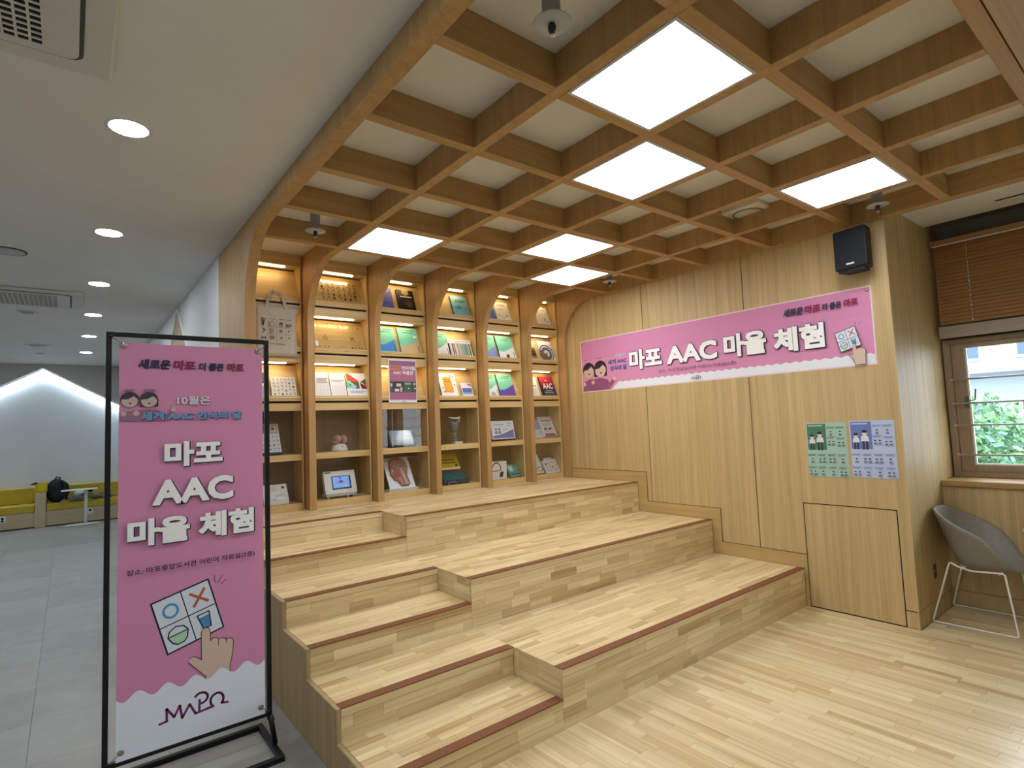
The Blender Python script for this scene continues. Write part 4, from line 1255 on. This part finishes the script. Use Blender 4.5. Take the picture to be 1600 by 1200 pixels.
# ------------------------------------------------------------------ long pink banner on the right wall
PINK, PINK2 = '#dc92ba', '#d080aa'
NAVY, MAROON = '#2b2f55', '#8e2352'
def slogan(a, x0, x1, y, h, dip=0.0):
    W_ = x1-x0
    for s, f0, f1, c, k in (('새로운', 0.0, .285, NAVY, 1.0), ('마포', .31, .52, MAROON, 1.0), ('더 좋은', .55, .795, NAVY, .85), ('마포', .825, 1.0, MAROON, .92)):
        a.text(s, x0+W_*f0, y+dip*f0, x0+W_*f1, y+h*k+dip*f0, c, .055, shear=.12)
def board_art(a, P, s, hand=True):
    """P maps unit square to print space"""
    def q(u, v): return P(u, v)
    a.poly([q(-.03, -.03), q(1.03, -.03), q(1.03, 1.03), q(-.03, 1.03)], '#22222e')
    for i in (0, 1):
        for j in (0, 1):
            a.poly([q(i*.51+.0, j*.51), q(i*.51+.49, j*.51), q(i*.51+.49, j*.51+.49), q(i*.51, j*.51+.49)], '#dde6f2')
    cir = lambda cx, cy, r, n=18: [q(cx+r*math.cos(2*PI*k/n), cy+r*math.sin(2*PI*k/n)) for k in range(n)]
    a.poly(cir(.25, .74, .145), '#5a98c8'); a.poly(cir(.25, .74, .10), '#dde6f2')
    a.stroke([q(.64, .88), q(.90, .62)], s*.05, '#c05c3a'); a.stroke([q(.90, .88), q(.64, .62)], s*.05, '#c05c3a')
    bowl = [q(.07, .27), q(.43, .27), q(.38, .14), q(.31, .08), q(.19, .08), q(.12, .14)]
    a.poly(bowl, '#b9dcc0'); a.stroke(bowl, s*.022, '#22222e', True)
    rice = [q(.43, .27), q(.38, .37), q(.25, .42), q(.12, .37), q(.07, .27)]
    a.stroke(rice, s*.022, '#22222e')
    cup = [q(.64, .42), q(.86, .42), q(.82, .13), q(.68, .13)]
    a.poly([q(.65, .36), q(.85, .36), q(.82, .13), q(.68, .13)], '#4f8fc4'); a.stroke(cup, s*.022, '#22222e', True)
def hand_art(a, pts, w):
    a.poly(pts, '#d9c0ad'); a.stroke(pts, w, '#4a3a3c')
def logo_art(a, x, y, k, col='#7c2a68', w=.011):
    p1 = [(.0, .0), (.031, .004), (.030, .062), (.062, .014), (.086, .060), (.096, -.002), (.128, .052), (.154, .0), (.235, .008)]
    a.stroke([(x+u*k, y+v*k) for u, v in p1], w*k, col)
    a.stroke([(x+u*k, y+v*k) for u, v in ((.170, .004), (.172, .060))], w*k, col)
    a.stroke([(x+(.178+.030*math.cos(t_))*k, y+(.066+.026*math.sin(t_))*k) for t_ in [2.6-(4.2)*q/10 for q in range(11)]], w*k, col)
    a.stroke([(x+(.250+.030*math.cos(t_))*k, y+(.036+.032*math.sin(t_))*k) for t_ in [3.9-(4.7)*q/12 for q in range(13)]]+[(x+.300*k, y+.008*k)], w*k, col)
    a.stroke([(x+u*k, y+v*k) for u, v in ((.200, .006), (.230, .012))], w*k, col)

M = frame((5.0545, 4.943, 2.035), (0, -1, 0), (0, 0, 1))
t = thing('wall_banner', 'long pink banner with large white Korean lettering on the oak wall', 'banner', M)
BW_, BH_ = 3.281, .645
MB().box(0, 0, -.002, BW_, BH_, 0, flat('#ead2d2', .6)).build('banner_sheet', t)
a = Art()
a.rect(.012, .012, BW_-.012, BH_-.012, PINK)
a.rect(.012, .40, BW_-.012, BH_-.012, '#d88db6')
top = []
n = 64
for k in range(n+1):
    x = .58+(BW_-.012-.58)*k/n
    top.append((x, .088+(.010 if k % 2 else -.004)))
a.poly([(.49, .012), (BW_-.012, .012)]+top[::-1], '#edf1f8')
a.flush(t, 'printed_ground')
# the two cartoon children
a.poly([(.015, .012), (.47, .012), (.40, .14), (.30, .165), (.22, .15), (.14, .16), (.05, .13)], '#93567c')
a.poly([(.40, .13), (.47, .03), (.55, .11), (.51, .14), (.46, .09), (.42, .14)], '#93567c'); a.disc(.535, .135, .025, '#d9c0ad')
a.disc(.05, .10, .022, '#d9c0ad'); a.disc(.19, .115, .025, '#d9c0ad')
a.face(.125, .26, .095, '#26232b', '#d9c0ad'); a.face(.320, .262, .098, '#26232b', '#d9c0ad', True)
for x, w_ in ((.055, .055), (.26, .09)): a.rect(x, .395, x+w_, .407, '#a36a8c')
a.flush(t, 'children_picture')
# small heading
a.text('10월은', .56, .385, .735, .425, '#cdb9cf', .025)
a.text('세계 AAC', .445, .305, .735, .362, '#4a5a9a', .055); a.text('인식의 달', .48, .225, .735, .285, '#4a5a9a', .055)
a.flush(t, 'heading_lettering')
# big heading
def big(s, x0, y0, x1, y1):
    d = .010
    for dx, dy in ((d*.6, -d), (d*1.1, -d*.4), (-d*.5, -d*.5), (d*.6, d*.5)):
        a.text(s, x0+dx, y0+dy, x1+dx, y1+dy, '#35264a', .055)
    a.text(s, x0, y0, x1, y1, '#ffffff', .055)
    a.flush(t, 'title_lettering')
big('마포', .775, .205, 1.225, .43); big('AAC', 1.29, .215, 1.89, .405); big('마을', 1.965, .205, 2.395, .43); big('체험', 2.465, .190, 2.905, .41)
a.text('장소: 마포중앙도서관 어린이 자료실(2층)', 1.18, .128, 2.09, .170, '#4a2f55', 0.0)
a.flush(t, 'place_lettering')
logo_art(a, 1.575, .030, .42, '#6a4a7a', .012)
a.flush(t, 'logo')
slogan(a, 2.57, 3.18, .500, .070)
a.flush(t, 'slogan_lettering')
def Pb(u, v):
    o = Vector((3.027, .132)); e1 = Vector((3.179, .173))-o; e2 = Vector((2.99, .287))-o
    p = o+e1*u+e2*v; return (p.x, p.y)
board_art(a, Pb, .155)
for p in (((3.15, .345), (3.155, .37)), ((3.175, .34), (3.19, .365))): a.stroke(p, .004, '#8a5a7a')
hp2 = [(3.118, .185), (3.133, .190), (3.142, .178), (3.146, .140), (3.165, .150), (3.18, .148), (3.20, .14), (3.212, .125), (3.208, .08), (3.205, .012), (3.128, .012), (3.12, .055), (3.088, .095), (3.092, .108), (3.118, .095)]
a.flush(t, 'symbol_board_picture')
hand_art(a, hp2, .004)
a.flush(t, 'hand_picture')
m = MB()
for x, y in ((.03, BH_-.035), (BW_-.03, BH_-.035)):
    m.lathe([(.012, 0), (.013, .003), (.006, .004)], STEEL, 16, Matrix.Translation((x, y, 0)))
m.build('eyelet', t)

# ------------------------------------------------------------------ pink banner stand
t = thing('banner_stand', 'black metal stand holding a tall pink banner in front of the stepped seating', 'banner stand', T(.505, 3.30, 0))
def bar(name, p, q, r=.0115):
    p = Vector(p); q = Vector(q); d = q-p
    e = Vector((1, 0, 0)) if abs(d.x) > max(abs(d.y), abs(d.z)) else (Vector((0, 1, 0)) if abs(d.y) > abs(d.z) else Vector((0, 0, 1)))
    m = MB()
    if e.x: m.box(min(p.x, q.x), p.y-r, p.z-r, max(p.x, q.x), p.y+r, p.z+r, BLACK)
    elif e.y: m.box(p.x-r, min(p.y, q.y), p.z-r, p.x+r, max(p.y, q.y), p.z+r, BLACK)
    else: m.box(p.x-r, p.y-r, min(p.z, q.z), p.x+r, p.y+r, max(p.z, q.z), BLACK)
    return m.build(name, t, bevel=.002)
bar('post', (-.359, 0, .155), (-.359, 0, 2.206)); bar('post', (.359, 0, .155), (.359, 0, 2.206))
bar('top_bar', (-.3475, 0, 2.195), (.3475, 0, 2.195)); bar('lower_bar', (-.3475, 0, .186), (.3475, 0, .186))
for s in (-1, 1):
    MB().tube([(s*.361, -.004, .175), (s*.385, -.012, .022)], .0135, BLACK, 10).build('leg', t)
    MB().lathe([(.009, 0), (.011, .004), (.006, .010)], flat('#1a1a1e', .3), 12, Matrix.Translation((s*.374, 0, .15)) @ Matrix.Rotation(s*PI/2, 4, 'Y')).build('bolt', t)
    bar('base_bar', (s*.373, -.175, .014), (s*.373, .26, .014), .014)
bar('base_bar', (-.359, -.161, .014), (.359, -.161, .014), .014); bar('base_bar', (-.359, .246, .014), (.359, .246, .014), .014)
S0, SW, SH = Vector((-.318, -.012, .196)), .652, 1.962
Mb = frame(S0, (1, 0, 0), (0, 0, 1))
m = MB()
nx, ny = 8, 20; vs = []; fs = []
for sd in (0, 1):
    for j in range(ny+1):
        for i in range(nx+1):
            u, v = i/nx, j/ny
            sag = -.006*(1-abs(2*u-1)**2)*(v**10)
            vs.append((u*SW, v*SH+sag, -.0006-.0012*sd))
o = (nx+1)*(ny+1)
for j in range(ny):
    for i in range(nx):
        p = j*(nx+1)+i
        fs.append((p, p+1, p+nx+2, p+nx+1)); fs.append((o+p, o+p+nx+1, o+p+nx+2, o+p+1))
m.add(vs, fs, flat(PINK, .5)); bn = m.build('banner_sheet', t, M=Mb)
a = Art()
sc = [(SW*k/72, .2795+.0185*math.cos(2*PI*(SW*k/72-.0865)/.1185)) for k in range(73)]
P2 = [(.299, .383), (.320, .389), (.352, .363), (.350, .497), (.358, .512), (.372, .516), (.386, .510), (.391, .485), (.392, .445), (.402, .456), (.420, .455), (.430, .445), (.440, .447), (.456, .442), (.466, .432), (.478, .438), (.492, .432), (.499, .42), (.495, .36), (.482, .30), (.482, .24), (.371, .24), (.371, .275), (.294, .365)]
def Ps(u, v):
    o_ = Vector((.208, .433)); e1 = Vector((.448, .502))-o_; e2 = Vector((.139, .681))-o_
    p = o_+e1*u+e2*v; return (p.x, p.y)
board_art(a, Ps, .255)
a.flush(bn, 'symbol_board_picture')
hand_art(a, P2, .0035)
for x in (.430, .466): a.stroke([(x, .447), (x-.002, .415)], .003, '#4a3a3c')
a.flush(bn, 'hand_picture')
for p in (((.410, .770), (.416, .730)), ((.447, .762), (.427, .727)), ((.467, .739), (.440, .717))): a.stroke(p, .0045, '#96608c')
a.flush(bn, 'accent_lines')
a.poly([(0, 0), (SW, 0)]+[(min(SW, x), y) for x, y in sc[::-1]], '#eaf0fc')
a.flush(bn, 'wave_band')
logo_art(a, .171, .112, 1.0)
a.flush(bn, 'logo')
slogan(a, .074, .556, 1.830, .050, -.004)
a.flush(bn, 'slogan_lettering')
a.poly([(.002, 1.575), (.205, 1.572), (.185, 1.615), (.15, 1.628), (.11, 1.63), (.06, 1.625), (.005, 1.615)], '#9c6d86'); a.poly([(.18, 1.60), (.205, 1.575), (.232, 1.615), (.222, 1.63), (.20, 1.605)], '#9c6d86')
a.disc(.018, 1.610, .012, '#cbb6ac'); a.disc(.07, 1.612, .013, '#cbb6ac'); a.disc(.226, 1.628, .012, '#cbb6ac')
a.face(.043, 1.675, .037, '#3f3f46', '#cbb6ac'); a.face(.122, 1.675, .037, '#3f3f46', '#cbb6ac', True)
for x, w_ in ((.02, .04), (.10, .05)): a.rect(x, 1.722, x+w_, 1.730, '#a8708e')
a.flush(bn, 'children_picture')
for d in (.0022,):
    a.text('10월은', .243+d, 1.652-d, .394+d, 1.696-d, '#7a5674', .025)
a.text('10월은', .243, 1.652, .394, 1.696, '#e2dce6', .025)
a.text('세계 AAC 인식의 달', .092, 1.571, .548, 1.613, '#3a5690', .055); a.text('세계 AAC 인식의 달', .088, 1.575, .544, 1.617, '#78a0cc', .055)
a.flush(bn, 'heading_lettering')
def big2(s, x0, y0, x1, y1):
    d = .005
    for dx, dy in ((d*.9, -d), (d*1.2, -d*.2), (d*.2, -d*1.1)):
        a.text(s, x0+dx, y0+dy, x1+dx, y1+dy, '#33284a', .055)
    a.text(s, x0, y0, x1, y1, '#ffffff', .055)
    a.flush(bn, 'title_lettering')
big2('마포', .187, 1.340, .450, 1.466); big2('AAC', .137, 1.155, .500, 1.279); big2('마을', .037, .968, .298, 1.098); big2('체험', .337, .968, .599, 1.098)
a.text('장소: 마포중앙도서관 어린이 자료실(2층)', .034, .834, .602, .866, '#3f2c4c', .025)
a.flush(bn, 'place_lettering')
for x, y in ((.018, SH-.018), (SW-.022, SH-.018), (.019, .040), (SW-.022, .040)):
    MB().lathe([(.014, .0), (.0145, .003), (.008, .004)], STEEL, 18, Matrix.Translation((x, y, .0012))).build('eyelet', bn)
for (x, y), (xc, yc) in (((.018, SH-.018), (-.032, SH+.024)), ((SW-.022, SH-.018), (SW+.022, SH+.024)), ((.019, .040), (-.032, .002)), ((SW-.022, .040), (SW+.022, .002))):
    MB().tube([(x, y, .004), ((x+xc)/2, (y+yc)/2, .006), (xc, yc, -.003)], .0018, flat('#77777a', .4), 6).tube([(xc, yc, -.010), (xc, yc, .004)], .007, BLACK, 10).build('hook', bn)

# ------------------------------------------------------------------ two information posters
def poster(label, y0, w, z0, h, base, headc, bodyc, seed):
    M = frame((5.0545, y0, z0), (0, -1, 0), (0, 0, 1))
    t = thing('information_poster', label, 'poster', M)
    MB().box(0, 0, -.002, w, h, 0, flat(base, .5)).build('paper', t)
    a = Art()
    a.rect(.008, h*.50, w*.50, h-.008, headc)
    r = random.Random(seed)
    for x, y, k in ((w*.14, h*.72, .052), (w*.34, h*.76, .062)):
        a.rect(x-k*.34, y-k*2.0, x-k*.06, y-k*.85, '#3a4048'); a.rect(x+k*.06, y-k*2.0, x+k*.34, y-k*.85, '#3a4048')
        a.tiny_person(x, y, k, '#dfe6ea')
    a.lines(w*.05, h*.92, w*.42, h*.97, 1, base)
    for cx, cy, n in ((.62, .80, 1), (.85, .80, 1), (.62, .62, 2), (.86, .60, 2), (.12, .30, 1), (.37, .30, 2), (.62, .30, 2), (.87, .30, 1), (.12, .07, 2), (.37, .07, 1), (.62, .07, 1), (.87, .07, 2)):
        for q in range(n):
            a.tiny_person(w*cx+(q-(n-1)/2)*.032, h*(cy+.01), .026, bodyc)
        a.lines(w*(cx-.10), h*(cy+.085), w*(cx+.10), h*(cy+.125), 2, headc)
    a.build(t)
poster('pale green information poster with small figures, left of the pair', 2.257, .323, 1.122, .460, '#a9cbbc', '#4f7d66', '#6f8f84', 3)
poster('pale blue information poster with small figures, right of the pair', 1.910, .323, 1.130, .461, '#bccbe8', '#6c7fc0', '#7f8cb4', 5)

# ------------------------------------------------------------------ shell chair and table by the window
t = thing('shell_chair', 'grey shell armchair on a white wire sled base beside the window', 'chair', T(5.602, 1.255, 0))
FAB = mottled('grey_shell', '#8b8880', '#96928a', (40, 40, 40), .55)
vs = []; fs = []
NA, NV = 40, 10
for j in range(NV+1):
    v = j/NV
    for i in range(NA):
        a_ = 2*PI*i/NA
        ry = .262 if math.sin(a_) > 0 else .285
        cx = math.copysign(abs(math.cos(a_))**.85, math.cos(a_))*.285; cy = math.copysign(abs(math.sin(a_))**.9, math.sin(a_))*ry
        tt = min(1, max(0, (cy+.285)/.53))
        q_ = min(1, tt/.42); q_ = q_*q_*(3-2*q_)
        zr = .447+.165*q_+.255*max(0, (tt-.12)/.88)
        fl = .80*(v**.42)+.20*(v**5)
        rho = fl
        zz = .425+(zr-.425)*(v**2.2)
        vs.append((cx*rho*(1-.03*(1-v)), cy*rho-.012*(1-v), zz))
for j in range(NV):
    for i in range(NA):
        k = (i+1) % NA
        if j == 0: fs.append((i, (j+1)*NA+i, (j+1)*NA+k)) if False else fs.append((j*NA+i, j*NA+k, (j+1)*NA+k, (j+1)*NA+i))
        else: fs.append((j*NA+i, j*NA+k, (j+1)*NA+k, (j+1)*NA+i))
vs2 = [(0.0, -.012, .430)] + vs[NA:]
fs2 = []
for i in range(NA):
    k = (i+1) % NA
    fs2.append((0, 1+i, 1+k))
    for j in range(NV-1):
        fs2.append((1+j*NA+i, 1+j*NA+k, 1+(j+1)*NA+k, 1+(j+1)*NA+i))
mm = MB(); mm.add(vs2, fs2, FAB, smooth=True)
sh = mm.build('seat_shell', t)
md = sh.modifiers.new('thick', 'SOLIDIFY'); md.thickness = .028; md.offset = 0
md = sh.modifiers.new('soft', 'SUBSURF'); md.levels = 1; md.render_levels = 2
WIRE = flat('#e8e6e0', .35)
for s in (-1, 1):
    P = [(s*.272, .262, .008), (s*.272, -.225, .008), (s*.270, -.238, .016), (s*.235, -.185, .430), (s*.225, -.170, .438), (s*.205, .02, .420), (s*.200, .10, .440), (s*.205, .145, .465), (s*.210, .152, .455), (s*.270, .272, .018)]
    MB().tube(P, .0068, WIRE, 10, closed=True).build('sled_frame', t)
for y in (-.15, .08):
    MB().tube([(-.215, y, .424), (.215, y, .424)], .006, WIRE, 8).build('cross_rod', t)

t = thing('cafe_table', 'white round cafe table at the right edge beside the chair', 'table', T(5.49, .60, 0))
MB().lathe([(.02, .745), (.352, .745), (.36, .755), (.36, .765), (.35, .77), (.02, .77)], flat('#e2ded0', .4), 48).build('table_top', t)
MB().lathe([(.025, .02), (.025, .745)], flat('#dcdad4', .4), 20).build('column', t)
MB().lathe([(.02, 0), (.24, 0), (.24, .008), (.03, .02)], flat('#dcdad4', .4), 36).build('base', t)

# ------------------------------------------------------------------ bench and belongings at the far wall
t = thing('upholstered_bench', 'long yellow cushioned bench with a pale wooden base in the far niche', 'bench', T(-.5, 15.1, 0))
BENW = wood('bench_veneer', 'x', '#b3a283', '#c9b997', .5)
YEL = mottled('yellow_cushion', '#b8a02c', '#c6ae38', (12, 12, 12), .75)
for (a_, b_) in ((-2.5, -.52), (-.345, 1.03)):
    MB().box(a_, YF-.02, .02, b_, 15.47, .31, BENW).build('base', t, world=True)
    MB().box(a_+.004, YF-.04, .311, b_-.004, 15.35, .455, YEL).build('seat_cushion', t, world=True, bevel=.02, seg=3)
    MB().box(a_+.004, 15.355, .456, b_-.004, 15.47, .78, YEL).build('back_cushion', t, world=True, bevel=.02, seg=3)
MB().box(-2.5, YF, 0, 1.03, 15.3, .02, DARK).build('plinth', t, world=True)
MB().box(-.518, YF-.06, 0, -.347, 15.47, .685, BENW).build('divider', t, world=True, bevel=.003)
for x in (-1.0, .37):
    m = MB().box(x-.052, YF-.026, .165, x+.052, YF-.0205, .29, PLASTIC)
    m.box(x-.02, YF-.028, .225, x+.02, YF-.0262, .265, DARK)
    if x < 0: m.box(x-.02, YF-.028, .18, x+.02, YF-.0262, .215, DARK)
    m.build('socket', t, world=True)

t = thing('backpack', 'black backpack slumped on the yellow bench', 'backpack', T(-.19, 15.08, .456))
m = MB()
m.ball((0, 0, .235), (.17, .12, .25), flat('#0e1118', .7), 18, 12); m.ball((.02, -.08, .15), (.13, .07, .13), flat('#12151d', .7), 14, 9)
m.build('bag', t)
MB().tube([(.09, -.05, .44), (.17, -.10, .36), (.20, -.12, .22), (.15, -.10, .06)], [.02, .028, .025, .018], flat('#11141b', .7), 8).tube([(-.03, 0, .46), (0, 0, .52), (.06, 0, .50), (.05, 0, .45)], .014, flat('#161922', .7), 8).build('strap', t)
t = thing('shopping_bag', 'yellow bag standing on the bench divider beside the backpack', 'bag', T(-.425, 15.0, .686))
YB = flat('#d8c22e', .5)
m = MB()
vs = []; fs = []
for j, (k, z) in enumerate(((.95, 0), (1.0, .05), (1.02, .13), (1.12, .19))):
    for i in range(16):
        a_ = 2*PI*i/16
        vs.append((.095*k*math.cos(a_), .06*k*math.sin(a_), z+(.018*math.sin(3*a_) if j == 3 else 0)))
for j in range(3):
    for i in range(16):
        l = (i+1) % 16
        fs.append((j*16+i, j*16+l, (j+1)*16+l, (j+1)*16+i))
fs.append(tuple(range(15, -1, -1)))
m.add(vs, fs, YB, smooth=True).build('bag_body', t)
m2 = MB().prism([(-.19, .17), (-.10, .16), (-.05, .20), (-.10, .215)], XZ(), -.03, .02, flat('#2d3648', .6)); m2.build('folded_paper', t)
t = thing('jacket', 'grey and white jacket lying crumpled on the bench', 'clothing', T(.31, 15.02, .456))
r = random.Random(8)
m = MB()
for k in range(9):
    m.ball((-.24+.06*k+r.uniform(-.02, .02), r.uniform(-.05, .05), .05+r.uniform(0, .05)), (r.uniform(.06, .11), r.uniform(.06, .1), r.uniform(.035, .06)), flat(('#6e6d68', '#7d7b74', '#5e5d58')[k % 3], .85), 12, 8)
m.tube([(-.30, -.08, .02), (-.10, -.10, .06), (.08, -.10, .075), (.22, -.07, .07)], [.04, .045, .04, .03], flat('#77756e', .85), 10)
m.build('fabric', t)
MB().ball((-.10, 0, .16), (.13, .07, .05), flat('#c9cbd0', .8), 14, 8).tube([(-.2, -.03, .12), (-.05, -.05, .17), (.08, -.02, .19)], [.03, .04, .02], flat('#d6d8dc', .8), 10).ball((.04, -.01, .20), (.07, .06, .05), flat('#111216', .8), 12, 8).build('white_lining', t)
t = thing('shoe_bag', 'grey rounded pouch at the right of the jacket', 'pouch', T(.66, 15.02, .456))
MB().ball((0, 0, .055), (.13, .09, .055), flat('#7f7d80', .7), 16, 9).build('pouch', t)
MB().ball((-.115, -.02, .055), (.03, .06, .045), flat('#2d2a44', .7), 12, 8).build('flap', t)
t = thing('side_table', 'white C-shaped side table in front of the bench', 'table', T(.29, 14.62, 0))
WT = flat('#dadbd8', .4)
MB().box(-.40, -.16, .70, .19, .16, .715, WT).build('table_top', t, bevel=.003)
MB().tube([(0, 0, .012), (0, 0, .70)], .028, WT, 14).build('column', t)
MB().lathe([(.02, 0), (.22, 0), (.21, .010), (.03, .014)], WT, 32, Matrix.Translation((-.05, 0, 0)) @ Matrix.Diagonal((1.35, .8, 1, 1))).build('base', t)

# ------------------------------------------------------------------ outside the window
def tree(label, x, y, zc, rx, ry, rz, seed, cols, n=9000):
    t = thing('tree', label, 'tree', T(x, y, -4.0), 'trees outside the window')
    MB().tube([(0, 0, 0), (.05, .03, 2.0), (-.03, .05, 4.0+zc-rz*.3)], [.16, .13, .06], flat('#5a4a38', .9), 10).build('trunk', t)
    r = random.Random(seed); m = MB()
    mats = [flat(c, .6) for c in cols]
    lobes = [(r.uniform(-.55, .55)*rx, r.uniform(-.6, .6)*ry, r.uniform(-.5, .6)*rz, r.uniform(.35, .6)) for _ in range(11)]
    for k in range(n):
        lx, ly, lz, lr = lobes[r.randrange(11)]
        d = Vector((r.gauss(0, 1), r.gauss(0, 1), r.gauss(0, 1))).normalized()*(r.random()**.33)
        c = Vector((lx+d.x*rx*lr, ly+d.y*ry*lr, 4.0+zc+lz+d.z*rz*lr))
        e1 = Vector((r.gauss(0, 1), r.gauss(0, 1), r.gauss(0, 1))).normalized(); e2 = e1.orthogonal().normalized()
        s = r.uniform(.05, .10)
        m.add([tuple(c-e1*s), tuple(c+e2*s*.5), tuple(c+e1*s), tuple(c-e2*s*.5)], [(0, 1, 2, 3)], mats[r.randrange(len(mats))])
    tag(m.build('foliage', t), kind='stuff')
tree('bushy green tree close outside the window on the left', 11.6, 2.9, .55, 1.3, 1.2, 1.5, 1, ('#5f8a55', '#547c52', '#7aa070', '#6c9480'))
tree('blue green tree outside the window behind the bushy one', 14.6, 2.0, .2, 1.5, 1.7, 1.5, 2, ('#567d78', '#5f8a85', '#6b958f', '#7aa094'))
tree('leafy tree outside the window further to the right', 11.5, -3.0, .6, 1.5, 1.5, 1.5, 3, ('#40593d', '#37523d', '#4d6346'))
t = thing('apartment_building', 'pale building seen beyond the trees through the window', 'building', T(26, 4, -4))
MB().box(0, -9, 0, 6, 11, 13, flat('#8f989e', .8)).build('wall', t)
wi = flat('#46586a', .3)
for j in range(4):
    for i in range(8):
        y = -8+i*2.3; z = 1.5+j*2.9
        f = MB().box(-.06, y, z, 0, y+1.4, z+1.5, flat('#e6e8ea', .6)).build('window', t)
        MB().box(-.08, y+.08, z+.08, -.06, y+1.32, z+1.42, wi).build('pane', f)
    MB().box(-.9, -9, 1.0+j*2.9, -.0, 11, 1.25+j*2.9, flat('#a6adb2', .8)).build('balcony', t)
MB().box(-1.0, -9.2, 13, 6, 11.2, 13.4, flat('#b9bdc0', .8)).build('roof', t)
tag(MB().box(6.5, -40, -4.2, 60, 40, -4.0, mottled('street', '#7d8084', '#8c9094', (.5, .5, .5), .9)).build('ground_outside'), 'street ground far below the window', 'ground', kind='structure')
